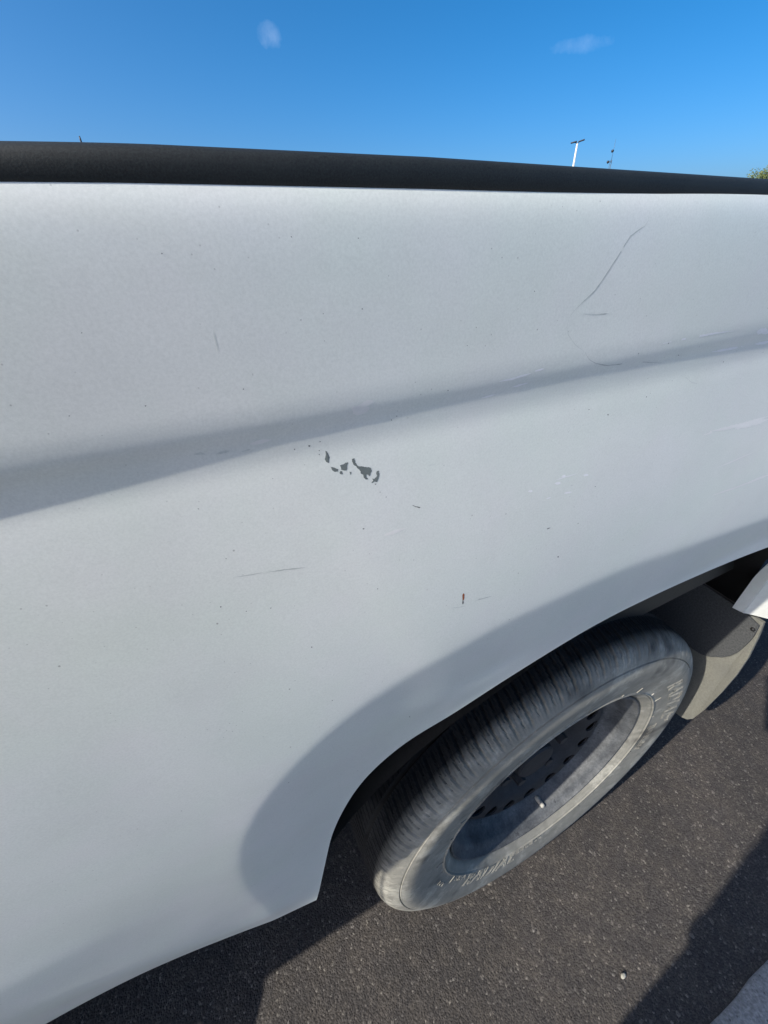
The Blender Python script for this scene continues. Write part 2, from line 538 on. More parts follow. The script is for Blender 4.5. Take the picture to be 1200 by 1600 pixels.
# distance from the lip to the crest of the flare, and how proud the crest stands, along x
CR_T = np.linspace(0, 1, 700)
lipx = LIPD[:, 0]
arc = np.r_[0, np.cumsum(np.hypot(np.diff(LIPD[:, 0]), np.diff(LIPD[:, 1])))]
_ax = [0.0, 0.10, 0.19, 0.26, 0.33, 0.42, 0.52, 0.64, 0.76, 0.95, 1.12, 1.22, 1.45]
_S1 = [0.046, 0.056, 0.080, 0.104, 0.106, 0.085, 0.066, 0.060, 0.056, 0.050, 0.050, 0.038, 0.034]
_YC = [-0.0222, -0.0300, -0.0400, -0.0475, -0.0525, -0.0550, -0.0555, -0.0555, -0.0555, -0.0550, -0.0520, -0.0470, -0.0440]
LIP_S1 = _box(np.interp(arc, _ax, _S1)[:, None], 120)[:, 0]
LIP_YC = _box(np.interp(arc, _ax, _YC)[:, None], 120)[:, 0]
_zt = np.arange(0.10, 0.90, 0.0005)
_bz = [0.10, 0.16, 0.22, 0.30, 0.40, 0.50, 0.60, 0.68, 0.725, 0.7338, 0.7425, 0.7498, 0.7565, 0.772, 0.793, 0.8030, 0.8075, 0.8100, 0.8125, 0.822, 0.84, 0.90]
_by = [-0.004, -0.0140, -0.0230, -0.0330, -0.0408, -0.0456, -0.0448, -0.0416, -0.0384, -0.0377, -0.0388, -0.0412, -0.0418, -0.0417, -0.0411, -0.0404, -0.0397, -0.0390, -0.0380, -0.033, -0.02, 0.0]
def pchip(x, y, q):
    x = np.asarray(x); y = np.asarray(y); h = np.diff(x); d = np.diff(y) / h
    s = np.zeros_like(y)
    for i in range(1, len(x) - 1):
        if d[i - 1] * d[i] > 0:
            w1, w2 = 2 * h[i] + h[i - 1], h[i] + 2 * h[i - 1]
            s[i] = (w1 + w2) / (w1 / d[i - 1] + w2 / d[i])
    s[0], s[-1] = d[0], d[-1]
    k = np.clip(np.searchsorted(x, q) - 1, 0, len(h) - 1)
    t = (q - x[k]) / h[k]
    return (2*t**3-3*t**2+1)*y[k] + (t**3-2*t**2+t)*h[k]*s[k] + (-2*t**3+3*t**2)*y[k+1] + (t**3-t**2)*h[k]*s[k+1]
_gk = np.exp(-0.5 * (np.arange(-24, 25) * 0.0005 / 0.0012) ** 2); _gk /= _gk.sum()
_gw = np.exp(-0.5 * (np.arange(-120, 121) * 0.0005 / 0.014) ** 2); _gw /= _gw.sum()
_raw = pchip(_bz, _by, _zt)
def _conv(a, k):
    n = len(k) // 2
    return np.convolve(np.r_[np.full(n, a[0]), a, np.full(n, a[-1])], k, 'valid')
_fine = _conv(_raw, _gk)
_wide = _conv(_raw, _gw)
_mixw = np.clip((_zt - 0.66) / 0.04, 0, 1); _mixw = _mixw * _mixw * (3 - 2 * _mixw)
BASE = _wide * (1 - _mixw) + _fine * _mixw
_sb = [0.10, 0.68, 0.725, 0.76, 0.84, 0.9]
def sstep(a, b, x):
    t = np.clip((x - a) / (b - a), 0, 1)
    return t * t * (3 - 2 * t)
def base_y(x, z):
    y = np.interp(z, _zt, BASE)
    # the crease dies away towards the tail
    smooth = np.interp(z, [0.715, 0.7600], [np.interp(0.715, _zt, BASE), np.interp(0.7600, _zt, BASE)])
    inside = (z > 0.715) & (z < 0.7600)
    a = np.interp(x, [-0.75, -0.46, -0.30, 0.0, 0.3], [1.16, 1.12, 1.0, 0.92, 0.88])
    y = np.where(inside, smooth + (y - smooth) * a, y)
    y = y - 0.024 * sstep(0.22, 0.46, x) * sstep(0.42, 0.22, z)        # the tail end stays full to the bottom
    # faint character line low down
    zm = 0.452 + 0.25 * np.clip(-0.556 - x, -0.1, 0.2)
    dz_ = z - zm
    y = y - 0.0050 * np.exp(-(dz_ / np.where(dz_ > 0, 0.020, 0.050)) ** 2) * np.clip((-0.46 - x) / 0.22, 0, 1)
    return y
def panel_y(x, z, chunk=20000):
    x = np.atleast_1d(np.asarray(x, float)); z = np.atleast_1d(np.asarray(z, float))
    out = np.empty_like(x)
    P = LC[:, :2]
    for i in range(0, len(x), chunk):
        xs, zs = x[i:i + chunk], z[i:i + chunk]
        d2 = (xs[:, None] - P[None, ::4, 0]) ** 2 + (zs[:, None] - P[None, ::4, 1]) ** 2
        kk = d2.argmin(1) * 4.0
        idx = np.arange(len(P))
        for _ in range(8):                                          # nearest point on the smooth curve
            cx = np.interp(kk, idx, LC[:, 0]); cz = np.interp(kk, idx, LC[:, 1])
            tx = np.interp(kk, idx, LT[:, 0]); tz = np.interp(kk, idx, LT[:, 1])
            qx = np.interp(kk, idx, LQ[:, 0]); qz = np.interp(kk, idx, LQ[:, 1])
            f = (cx - xs) * tx + (cz - zs) * tz
            fp = tx * tx + tz * tz + (cx - xs) * qx + (cz - zs) * qz
            fp = np.maximum(fp, 0.3 * (tx * tx + tz * tz))
            kk = np.clip(kk - np.clip(f / fp, -12, 12), 0, len(P) - 1)
        cx = np.interp(kk, idx, LC[:, 0]); cz = np.interp(kk, idx, LC[:, 1])
        s = np.hypot(xs - cx, zs - cz)
        yl = np.interp(kk, idx, LC[:, 2]); s1 = np.interp(kk, idx, LIP_S1); yc = np.interp(kk, idx, LIP_YC)
        s2 = 0.019 * sstep(-0.10, 0.08, cx) * sstep(0.33, 0.24, cx)                        # flatter rim next to the lip on the rear half
        k2 = 0.07
        kf = (yl - yc - k2 * s2) / (s1 - s2)
        dl = 0.0022
        hi = s - dl * np.logaddexp(0, (s - s1) / dl)               # min(s, s1), softened
        mid = dl * np.logaddexp(0, (hi - s2) / dl)                 # max(hi - s2, 0)
        flank = yl - k2 * np.minimum(hi, s2) - kf * mid
        w = np.where(s < s1, 1.0, np.exp(-((s - s1) / (0.072 + 0.7 * s1)) ** 2))
        by = base_y(xs, zs)
        y = by + (flank - by) * w
        # a shallow dent over the wheel
        y = y + 0.0009 * np.exp(-(((xs + 0.262) / 0.045) ** 2 + ((zs - 0.545) / 0.016) ** 2))
        y = y - 0.0009 * np.exp(-(((xs + 0.300) / 0.040) ** 2 + ((zs - 0.540) / 0.018) ** 2))
        # the small waves every old panel has
        y = y + 0.00035 * np.sin(xs * 21 + 1.1) * np.sin(zs * 17 + 0.4) * sstep(0.02, 0.12, s)
        out[i:i + chunk] = y
    return out
# ahead of the wheel the lower edge tucks in under the body along a straight line
_tx = np.linspace(-0.80, -0.405, 160)
_tb = 0.2145 - (-0.4106 - _tx) * 0.0447
_tc = np.where(_tx < -0.4106, np.interp(_tx, [-0.80, -0.66, -0.60, -0.56, -0.52, -0.48, -0.44, -0.4106], [0.0165, 0.0150, 0.0115, 0.0070, 0.0002, -0.0072, -0.0135, -0.018]) - panel_y(_tx, _tb), 0.0)
def _soft(a, n):
    for _ in range(3):
        p = np.r_[2 * a[0] - a[1:n + 1][::-1], a, 2 * a[-1] - a[-n - 1:-1][::-1]]
        a = np.convolve(p, np.ones(2 * n + 1) / (2 * n + 1), 'valid')
    return a
_tc = _soft(_tc, 11)
_tz = _soft(np.interp(_tx, [-0.74, -0.60, -0.56, -0.52, -0.47, -0.42], [0.43, 0.415, 0.385, 0.330, 0.280, 0.255]), 14)
def G(x, z):
    x = np.atleast_1d(np.asarray(x, float)); z = np.atleast_1d(np.asarray(z, float))
    y = panel_y(x, z)
    c = np.interp(x, _tx, _tc, right=0.0)
    z0 = np.interp(x, _tx, _tz)
    zb = 0.2145 - np.clip(-0.4106 - x, 0, 1) * 0.0447
    t = (z0 - z) / (z0 - zb)
    k = 0.07
    return y + c * k * np.logaddexp(0, t / k)
# BODY_END

def side_sheet(name, lip, outer, fy, nrow, side=1.0, off=0.0):
    """sheet between the wheel-arch lip and the outer edge; returns mesh with exact normals"""
    nl = len(lip)
    u = np.linspace(0, 1, nrow) ** 1.25
    X = lip[:, None, 0] + (outer[:, None, 0] - lip[:, None, 0]) * u[None]
    Z = lip[:, None, 1] + (outer[:, None, 1] - lip[:, None, 1]) * u[None]
    x, z = X.ravel(), Z.ravel()
    y = fy(x, z)
    e = 0.0008
    gx = (fy(x + e, z) - fy(x - e, z)) / (2 * e)
    gz = (fy(x, z + e) - fy(x, z - e)) / (2 * e)
    nrm = np.stack([gx, -np.ones_like(gx), gz], 1)
    nrm /= np.linalg.norm(nrm, axis=1)[:, None]
    V = np.stack([x, y, z + H], 1)
    F = []
    for i in range(nl - 1):
        for j in range(nrow - 1):
            a = i * nrow + j
            F.append((a, a + 1, a + nrow + 1, a + nrow))
    F = np.array(F)
    # hem turned inwards along the lip and along the bottom edges
    nv = len(V)
    hem = [np.arange(nl) * nrow]
    hv = []; hf = []
    ci = np.array([0.0, 0, 0.30 + H])
    edge = np.r_[np.arange(nrow)[::-1], np.arange(1, nl) * nrow, (nl - 1) * nrow + np.arange(1, nrow)]
    base = V[edge]
    for lay, (dy, din) in enumerate(((0.0018, 0.0004), (0.004, 0.0016), (0.016, 0.004))):
        q = base.copy(); q[:, 1] += dy
        dirv = ci - base; dirv[:, 1] = 0; dirv /= np.linalg.norm(dirv, axis=1)[:, None]
        q -= dirv * -din * (1 if lay < 3 else 1)
        hv.append(q)
    V2 = np.vstack([V] + hv)
    ne = len(edge)
    prev = edge
    for lay in range(3):
        cur = nv + lay * ne + np.arange(ne)
        for i in range(ne - 1):
            hf.append((prev[i], prev[i + 1], cur[i + 1], cur[i]))
        prev = cur
    me = bpy.data.meshes.new(name)
    me.from_pydata(V2.tolist(), [], F.tolist() + [tuple(map(int, f)) for f in hf])
    me.update()
    me.polygons.foreach_set('use_smooth', [True] * len(me.polygons))
    return me, nrm, nv

def outer_path(x0, x1, zb0, zb1, zt, n, fr=(0.27, 0.75)):
    t = np.linspace(0, 1, n)
    out = np.zeros((n, 2))
    a, b = fr
    for i, v in enumerate(t):
        if v < a: out[i] = (x0, zb0 + (zt - zb0) * v / a)
        elif v < b: out[i] = (x0 + (x1 - x0) * (v - a) / (b - a), zt)
        else: out[i] = (x1, zt + (zb1 - zt) * (v - b) / (1 - b))
    return out

RAIL_Z = 0.8125
lipM = LC[np.linspace(0, len(LC) - 1, 420).astype(int)]
me, nrm, nv = side_sheet('bed_side', lipM, outer_path(-0.735, 0.93, 0.2, 0.24, 0.8145, 420), G, 250)
ln = np.zeros((len(me.vertices), 3), 'f')
me.vertices.foreach_get('normal', ln.ravel()) if False else None
tmp = np.empty(len(me.vertices) * 3, 'f'); me.vertex_normals.foreach_get('vector', tmp); tmp = tmp.reshape(-1, 3)
if np.mean(tmp[:nv, 1]) > 0:
    me.flip_normals()
    me.vertex_normals.foreach_get('vector', tmp.ravel())
tmp[:nv] = nrm
me.normals_split_custom_set_from_vertices(tmp.tolist())
bed_side = link('bed_side', me, [M_PAINT], truck)
bed_side['label'] = 'white bed side panel with paint chips, scratches and a flared wheel arch'

# far bed side: the same shape mirrored, coarser
far_y = 1.64
me2, nrm2, nv2 = side_sheet('bed_side', LC[np.linspace(0, len(LC) - 1, 120).astype(int)], outer_path(-0.735, 0.93, 0.2, 0.24, 0.8145, 120), G, 50)
for v in me2.vertices: v.co.y = far_y - v.co.y
me2.flip_normals()
link('bed_side', me2, [M_PAINT], truck)

# ---- rail caps: rounded black plastic lip hooked over the top of each bed side
def rail_cap(y0, sgn, name):
    prof = [(-0.026, 0.8102), (-0.0360, 0.8106), (-0.0380, 0.8109), (-0.0390, 0.8117), (-0.0395, 0.8130), (-0.0396, 0.8160), (-0.0393, 0.8180), (-0.0384, 0.8193), (-0.0365, 0.8202),
            (-0.031, 0.8207), (-0.012, 0.8212), (0.02, 0.8218), (0.05, 0.8214), (0.055, 0.819), (0.056, 0.78), (0.053, 0.776), (0.050, 0.78)]
    xs = np.r_[np.linspace(-0.735, 0.93, 330)]
    V = []; F = []
    n = len(prof)
    for x in xs:
        droop = 0.0009 * np.clip((-0.385 - x) / 0.04, 0, 1) ** 1.5
        wav = -0.0125 * min(max(x + 0.31, 0), 0.3)
        for (y, z) in prof:
            zz = z - (droop + (z - 0.8118) * 0.01 if z > 0.815 else 0) + wav
            V.append((x, y0 + sgn * y, zz + H))
    for i in range(len(xs) - 1):
        for j in range(n - 1):
            f = (i * n + j, (i + 1) * n + j, (i + 1) * n + j + 1, i * n + j + 1)
            F.append(f if sgn < 0 else f[::-1])
    b = len(V) // n
    F.append(tuple(range(n))); F.append(tuple((b - 1) * n + k for k in range(n))[::-1])
    return link(name, mesh_np(name, V, F), [M_RAIL], truck)
rail_cap(0.0, 1, 'bed_rail')
rail_cap(far_y, -1, 'bed_rail')

# a pale speck of dust sitting on the rail
# ---- inside of the bed, wheel boxes and underbody
bm = bmesh.new()
bm_box(bm, -0.73, 0.92, 0.052, 0.075, 0.30 + H, 0.80 + H, 0.004)
bm_box(bm, -0.73, 0.92, far_y - 0.075, far_y - 0.052, 0.30 + H, 0.80 + H, 0.004)
bm_box(bm, -0.735, -0.715, 0.01, far_y - 0.01, 0.20 + H, 0.815 + H, 0.004)
bm_box(bm, -0.71, 0.915, 0.078, far_y - 0.078, 0.27 + H, 0.295 + H, 0.003)
for k in range(16):
    bm_box(bm, -0.71, 0.915, 0.14 + k * 0.088, 0.18 + k * 0.088, 0.2955 + H, 0.307 + H, 0.004)
link('bed_liner', from_bm('bed_liner', bm), [M_RAIL], truck, smooth=False)
def wheel_box(y0, y1):
    V, F = revolve([(y0, 0.50), (y1, 0.50), (y1, 0.03)], 64)
    keep = [f for f in F if all(V[i][2] > (0.08 if V[i][0] < 0 else -0.13) for i in f)]
    ang = np.arctan2(V[:, 2] - 0.08, V[:, 0])
    la = np.arctan2(LC[::-1, 1] - 0.08, LC[::-1, 0])
    hug = np.interp(ang, la, LC[::-1, 2]) + 0.012                  # outer rim of the housing follows the arch lip
    rim_v = (np.abs(V[:, 1] - y0) < 1e-6) & (V[:, 2] > 0.19)
    V[:, 1] = np.where(rim_v, hug if y1 > y0 else far_y - hug, V[:, 1])
    V[:, 0] *= 0.93
    V[:, 2] = V[:, 2] * 1.06 + H
    return link('wheel_housing', mesh_np('wheel_housing', V, keep), [M_BLACK], truck)
wheel_box(0.045, 0.34)
wheel_box(far_y - 0.045, far_y - 0.34)
bm = bmesh.new()
for y in (0.40, far_y - 0.46):
    bm_box(bm, -3.75, 0.90, y, y + 0.07, 0.06 + H, 0.19 + H, 0.008)
for x in (-2.6, -1.5, -0.65, 0.55, 0.85):
    bm_box(bm, x, x + 0.07, 0.40, far_y - 0.40, 0.09 + H, 0.17 + H, 0.008)
link('chassis_frame', from_bm('chassis_frame', bm), [M_BLACK], truck, smooth=False)
bm = bmesh.new()
bm_tube(bm, [(0, 0.2, H), (0, 0.68, H), (0, 0.74, H), (0, 0.90, H), (0, 0.96, H), (0, far_y - 0.2, H)], [0.04, 0.04, 0.12, 0.12, 0.04, 0.04], 24)
link('rear_axle', from_bm('rear_axle', bm), [M_BLACK], truck)
bm = bmesh.new()
bm_box(bm, -3.6, -0.74, 0.08, far_y - 0.08, 0.0 + H, 0.02 + H)
for y in (0.05, far_y - 0.09):
    bm_box(bm, -2.55, -0.748, y, y + 0.04, 0.03 + H, 0.24 + H)
bm_box(bm, -0.80, -0.748, 0.02, far_y - 0.02, 0.16 + H, 0.79 + H)
link('floor_pan', from_bm('floor_pan', bm), [M_BLACK], truck, smooth=False)

# ---- tail end
bm = bmesh.new()
bm_box(bm, 0.925, 0.965, 0.02, far_y - 0.02, 0.24 + H, 0.80 + H, 0.01)
bm_box(bm, 0.962, 0.972, 0.20, far_y - 0.20, 0.34 + H, 0.62 + H, 0.004)
tg = link('tailgate', from_bm('tailgate', bm), [M_PAINT], truck, smooth=False)
bm = bmesh.new(); bm_box(bm, 0.968, 0.99, 0.75, 0.89, 0.66 + H, 0.70 + H, 0.006)
link('handle', from_bm('handle', bm), [M_BLACK], tg, smooth=False)
bm = bmesh.new(); bm_box(bm, 0.975, 1.13, -0.01, far_y + 0.01, 0.07 + H, 0.20 + H, 0.025)
link('rear_bumper', from_bm('rear_bumper', bm), [M_CHROME], truck, smooth=False)
for y in (0.0, far_y - 0.09):
    bm = bmesh.new(); bm_box(bm, 0.928, 0.985, y - 0.015, y + 0.105, 0.36 + H, 0.72 + H, 0.02)
    link('tail_light', from_bm('tail_light', bm), [M_RED], truck, smooth=False)

# ---- cab and nose (outside the picture, standing ahead of the bed)
def cab_y(x, z):
    return np.interp(z, [0.10, 0.15, 0.25, 0.5, 0.68, 0.73, 0.76, 0.83], [0.06, 0.03, -0.015, -0.048, -0.046, -0.040, -0.042, -0.02]) + 0.0 * x + \
        0.35 * np.clip((-3.45 - x), 0, 1) ** 2
fa = np.array([(-3.05 + 0.40 * math.cos(a), 0.06 + 0.42 * math.sin(a), 0) for a in np.linspace(PI, 0, 90)])
fa = np.vstack([[(-3.46, -0.02, 0)], fa, [(-2.60, 0.16, 0)]])
def out_cab(n):
    t = np.linspace(0, 1, n); o = np.zeros((n, 2))
    for i, v in enumerate(t):
        if v < 0.2: o[i] = (-3.85, -0.02 + 0.68 * v / 0.2)
        elif v < 0.45: o[i] = (-3.85 + 1.15 * (v - 0.2) / 0.25, 0.66 + 0.16 * (v - 0.2) / 0.25)
        elif v < 0.75: o[i] = (-2.70 + 1.945 * (v - 0.45) / 0.30, 0.82)
        else: o[i] = (-0.743, 0.82 - 0.66 * (v - 0.75) / 0.25)
    return o
for sgn in (1, -1):
    me3, _, _ = side_sheet('cab_side', fa, out_cab(len(fa)), cab_y, 40)
    if sgn < 0:
        for v in me3.vertices: v.co.y = far_y - v.co.y
        me3.flip_normals()
    cs = link('cab_side', me3, [M_PAINT], truck)
    yy = (lambda y: y) if sgn > 0 else (lambda y: far_y - y)
    for x0 in (-1.70, -2.55):
        bm = bmesh.new(); a, b = sorted((yy(-0.075), yy(-0.052)))
        bm_box(bm, x0 + 0.72, x0 + 0.86, a, b, 0.60 + H, 0.63 + H, 0.008)
        link('door_handle', from_bm('door_handle', bm), [M_BLACK], cs, smooth=False)
    for x0 in (-1.68, -2.52, -0.80):
        bm = bmesh.new(); a, b = sorted((yy(-0.0495), yy(-0.047)))
        bm_box(bm, x0, x0 + 0.006, a, b, 0.14 + H, 0.78 + H)
        link('door_seam', from_bm('door_seam', bm), [M_BLACK], cs, smooth=False)
# roof and pillars
def cab_shell():
    bm = bmesh.new()
    lo = [(-2.72, 0.82), (-0.76, 0.82)]; hi = [(-2.05, 1.27), (-0.92, 1.30)]
    yb, yt = 0.0, 0.15
    def q(x, y, z): return bm.verts.new((x, y, z + H))
    L = [q(-2.72, yb, .82), q(-0.76, yb, .82), q(-0.90, yt, 1.28), q(-2.02, yt, 1.28)]
    R = [q(-2.72, far_y - yb, .82), q(-0.76, far_y - yb, .82), q(-0.90, far_y - yt, 1.28), q(-2.02, far_y - yt, 1.28)]
    T = [q(-1.9, .22, 1.33), q(-1.0, .22, 1.33), q(-1.0, far_y - .22, 1.33), q(-1.9, far_y - .22, 1.33)]
    for f in ((L[0], L[1], L[2], L[3]), (R[0], R[3], R[2], R[1]), (L[1], R[1], R[2], L[2]), (L[0], L[3], R[3], R[0]),
              (L[3], L[2], T[1], T[0]), (R[3], T[3], T[2], R[2]), (L[2], R[2], T[2], T[1]), (L[3], T[0], T[3], R[3]), (T[0], T[1], T[2], T[3])):
        bm.faces.new(f)
    bmesh.ops.recalc_face_normals(bm, faces=bm.faces)
    return bm
cabo = link('cab_roof', from_bm('cab_roof', cab_shell()), [M_PAINT], truck, smooth=False)
def pane(name, pts, off):
    bm = bmesh.new()
    o = Vector(off)
    a = [bm.verts.new(Vector((x, y, z + H)) + o) for x, y, z in pts]
    b = [bm.verts.new(Vector((x, y, z + H)) - o * 0.4) for x, y, z in pts]
    bm.faces.new(a); bm.faces.new(b[::-1])
    n = len(pts)
    for i in range(n): bm.faces.new((a[i], b[i], b[(i + 1) % n], a[(i + 1) % n]))
    bmesh.ops.recalc_face_normals(bm, faces=bm.faces)
    link(name, from_bm(name, bm), [M_GLASS], cabo, smooth=False)
for sgn in (1, -1):
    yy = (lambda y: y) if sgn > 0 else (lambda y: far_y - y)
    sy = lambda z: 0.15 * (z - 0.82) / 0.46
    for xa, xb, xc, xd in ((-2.50, -1.72, -1.72, -1.98), (-1.62, -0.88, -0.98, -1.62)):
        pane('side_window', [(xa, yy(sy(.86)), .86), (xb, yy(sy(.86)), .86), (xc, yy(sy(1.22)), 1.22), (xd, yy(sy(1.22)), 1.22)], (0, -0.004 * sgn, 0.001))
pane('windscreen', [(-2.66, .10, .86), (-2.66, far_y - .10, .86), (-2.07, far_y - .22, 1.245), (-2.07, .22, 1.245)], (-0.004, 0, 0.005))
pane('rear_window', [(-0.772, .14, .86), (-0.772, far_y - .14, .86), (-0.884, far_y - .24, 1.22), (-0.884, .24, 1.22)], (0.005, 0, 0.001))
bm = bmesh.new()
vv = [bm.verts.new(p) for p in ((-3.86, 0.05, 0.655 + H), (-2.70, -0.02, 0.822 + H), (-2.70, far_y + 0.02, 0.822 + H), (-3.86, far_y - 0.05, 0.655 + H),
      (-3.80, 0.30, 0.70 + H), (-2.70, 0.30, 0.86 + H), (-2.70, far_y - 0.30, 0.86 + H), (-3.80, far_y - 0.30, 0.70 + H))]
for f in ((0, 1, 5, 4), (4, 5, 6, 7), (7, 6, 2, 3), (0, 4, 7, 3)): bm.faces.new([vv[i] for i in f])
bmesh.ops.recalc_face_normals(bm, faces=bm.faces)
link('hood', from_bm('hood', bm), [M_PAINT], truck, smooth=False)
bm = bmesh.new(); bm_box(bm, -3.90, -3.80, 0.06, far_y - 0.06, 0.18 + H, 0.655 + H, 0.02)
fr = link('grille', from_bm('grille', bm), [M_BLACK], truck, smooth=False)
bm = bmesh.new(); bm_box(bm, -4.02, -3.82, 0.0, far_y, -0.05 + H, 0.18 + H, 0.04)
link('front_bumper', from_bm('front_bumper', bm), [M_PAINT], truck, smooth=False)
for y in (0.06, far_y - 0.36):
    bm = bmesh.new(); bm_box(bm, -3.93, -3.78, y, y + 0.30, 0.42 + H, 0.60 + H, 0.025)
    link('headlight', from_bm('headlight', bm), [M_CLEAR], truck, smooth=False)
# side steps: black tubes under the cab sills
for y in (-0.045, far_y + 0.045):
    s = 1 if y < 0.5 else -1
    bm = bmesh.new()
    bm_tube(bm, [(-2.45, y + s * 0.10, 0.0 + H), (-2.42, y + s * 0.03, -0.025 + H), (-2.36, y, -0.03 + H), (-1.06, y, -0.03 + H), (-0.985, y + s * 0.02, -0.028 + H), (-0.962, y + s * 0.06, -0.026 + H), (-0.955, y + s * 0.12, -0.022 + H), (-0.95, y + s * 0.30, -0.01 + H)], 0.035, 16)
    st = link('side_step', from_bm('side_step', bm), [M_BLACK], truck)
for y in (-0.30, far_y + 0.06):
    bm = bmesh.new(); bm_box(bm, -2.42, -2.34, y, y + 0.24, 0.86 + H, 1.06 + H, 0.03)
    bm_box(bm, -2.41, -2.36, min(y + 0.2, far_y + 0.0) if y < 0.5 else far_y - 0.01, (0.03 if y < 0.5 else y + 0.05), 0.88 + H, 0.91 + H, 0.005)
    link('door_mirror', from_bm('door_mirror', bm), [M_BLACK], truck, smooth=False)

# ---- wheels
def ysurf_at(r):
    if r < 0.2275: return 0.0005
    return float(np.interp(r, [0.2275, 0.236, 0.26, 0.278, 0.286, 0.292, 0.298, 0.304], [-0.0004, -0.0018, -0.0060, -0.0088, -0.0096, -0.0096, -0.0086, -0.0066]))
def tyre_mesh():
    prof = [(0.030, 0.190), (0.0165, 0.2015), (0.0140, 0.2050), (0.0120, 0.2072), (0.0085, 0.2100), (0.0050, 0.2150), (0.0030, 0.2185), (0.0008, 0.2205), (0.0000, 0.2225),
            (0.0010, 0.2236), (-0.0010, 0.2246), (-0.0021, 0.2254), (-0.0020, 0.2262), (-0.0006, 0.2270)]
    r = 0.2275
    while r < 0.3015:
        t = (r - 0.2275) / (0.3015 - 0.2275)
        prof.append((ysurf_at(r), r)); r += 0.0037
    prof += [(-0.0068, 0.3030), (-0.0066, 0.3042), (-0.0040, 0.3048), (-0.0036, 0.3058), (-0.0054, 0.3064)]
    sh = [(-0.0048, 0.308), (-0.0030, 0.3125), (-0.0008, 0.3175), (0.0022, 0.3220), (0.0058, 0.3262), (0.0100, 0.3297), (0.0150, 0.3322), (0.0205, 0.3338), (0.0270, 0.3350), (0.034, 0.3358)]
    prof += sh
    y = 0.040
    while y < 0.166:
        t = (y - 0.10) / 0.066
        prof.append((y, 0.3372 - 0.0013 * t * t)); y += 0.004
    prof += [(0.20 - a, b) for a, b in reversed(sh)]
    prof += [(0.2045, 0.300), (0.207, 0.27), (0.205, 0.24), (0.195, 0.215), (0.186, 0.2055), (0.172, 0.190)]
    NP = 84; SUB = 14
    n = NP * SUB
    V, F = revolve(prof, n)
    M = len(prof)
    V = V.reshape(n, M, 3)
    k = np.arange(n)[:, None]
    py = np.array([p[0] for p in prof])[None]; pr = np.array([p[1] for p in prof])[None]
    ph = ((k / SUB) + py * 9.0 * np.where(py < 0.1, 1, -1)) % 1.0
    shoulder = (pr > 0.3085)
    slot = np.where((ph > 0.0) & (ph < 0.14), 0.8, 0.0)
    slot2 = np.where((ph > 0.50) & (ph < 0.58), 0.65, 0.0)
    sipe = np.where(((ph > 0.27) & (ph < 0.33)) | ((ph > 0.75) & (ph < 0.81)), 0.35, 0.0)
    slot = np.maximum(np.maximum(slot, slot2), sipe)
    inshoulder = np.where((py < 0.052) | (py > 0.148), 1.0, 0.0)
    centre = np.where((py >= 0.062) & (py <= 0.138), 1.0, 0.0)
    fade = np.clip((pr - 0.3085) / 0.012, 0, 1) ** 0.8
    depth = 0.0052 * slot * (inshoulder * fade + 0.8 * centre * np.where((ph * 2 % 1) < 0.2, 1, 0.2)) * shoulder
    circ = np.where((np.abs(py - 0.056) < 0.003) | (np.abs(py - 0.144) < 0.003) | (np.abs(py - 0.10) < 0.004), 0.0075, 0.0)
    depth = np.maximum(depth, circ * shoulder)
    # blocks worn unevenly
    wear = 0.0007 * np.sin(np.floor(k / SUB) * 12.9898) * shoulder
    # short raised ribs on the upper sidewall
    rad = (pr - depth + wear) / pr
    V[:, :, 0] *= rad; V[:, :, 2] *= rad
    # fine radial ribs in the band above the bead
    rb = ((k % 7) == 0) & (pr > 0.2262) & (pr < 0.2330)
    V = V.reshape(-1, 3)
    # where it stands the tyre is pressed flat and bulges
    low = np.clip((-V[:, 2] - 0.300) / 0.037, 0, 1)
    V[:, 1] += np.where(V[:, 1] < 0.1, -1, 1) * 0.004 * low
    V[:, 2] = np.maximum(V[:, 2], -H + 0.0006)
    return V, F
tv, tf = tyre_mesh()

def sidewall_text(txt, size, r, ang0, flip=False, shear=0.0, height=0.0012, ysurf=-0.0045, outline=0.0, spread=1.0):
    """raised lettering bent round the sidewall"""
    cu = bpy.data.curves.new('lettering', 'FONT')
    cu.body = txt; cu.size = size; cu.align_x = 'CENTER'; cu.shear = shear; cu.space_character = spread
    cu.extrude = 0.5 * height; cu.resolution_u = 2
    if outline: cu.fill_mode = 'NONE'; cu.bevel_depth = outline; cu.bevel_resolution = 0; cu.extrude = 0
    ob = bpy.data.objects.new('lettering', cu)
    COL.objects.link(ob)
    dg = bpy.context.evaluated_depsgraph_get()
    mm = bpy.data.meshes.new_from_object(ob.evaluated_get(dg))
    COL.objects.unlink(ob); bpy.data.objects.remove(ob)
    V = []
    for v in mm.vertices:
        x, y, z = v.co
        rr = r + (y if not flip else -y)
        th = ang0 + (-x if not flip else x) / r
        V.append((rr * math.cos(th), ysurf_at(rr) - z - 0.0002, rr * math.sin(th)))
    F = [tuple(p.vertices) for p in mm.polygons]
    return V, F
LV = [tuple(v) for v in tv]; LF = list(tf)
def addmesh(V, F):
    b = len(LV)
    LV.extend(V); LF.extend([tuple(i + b for i in f) for f in F])
D = math.radians
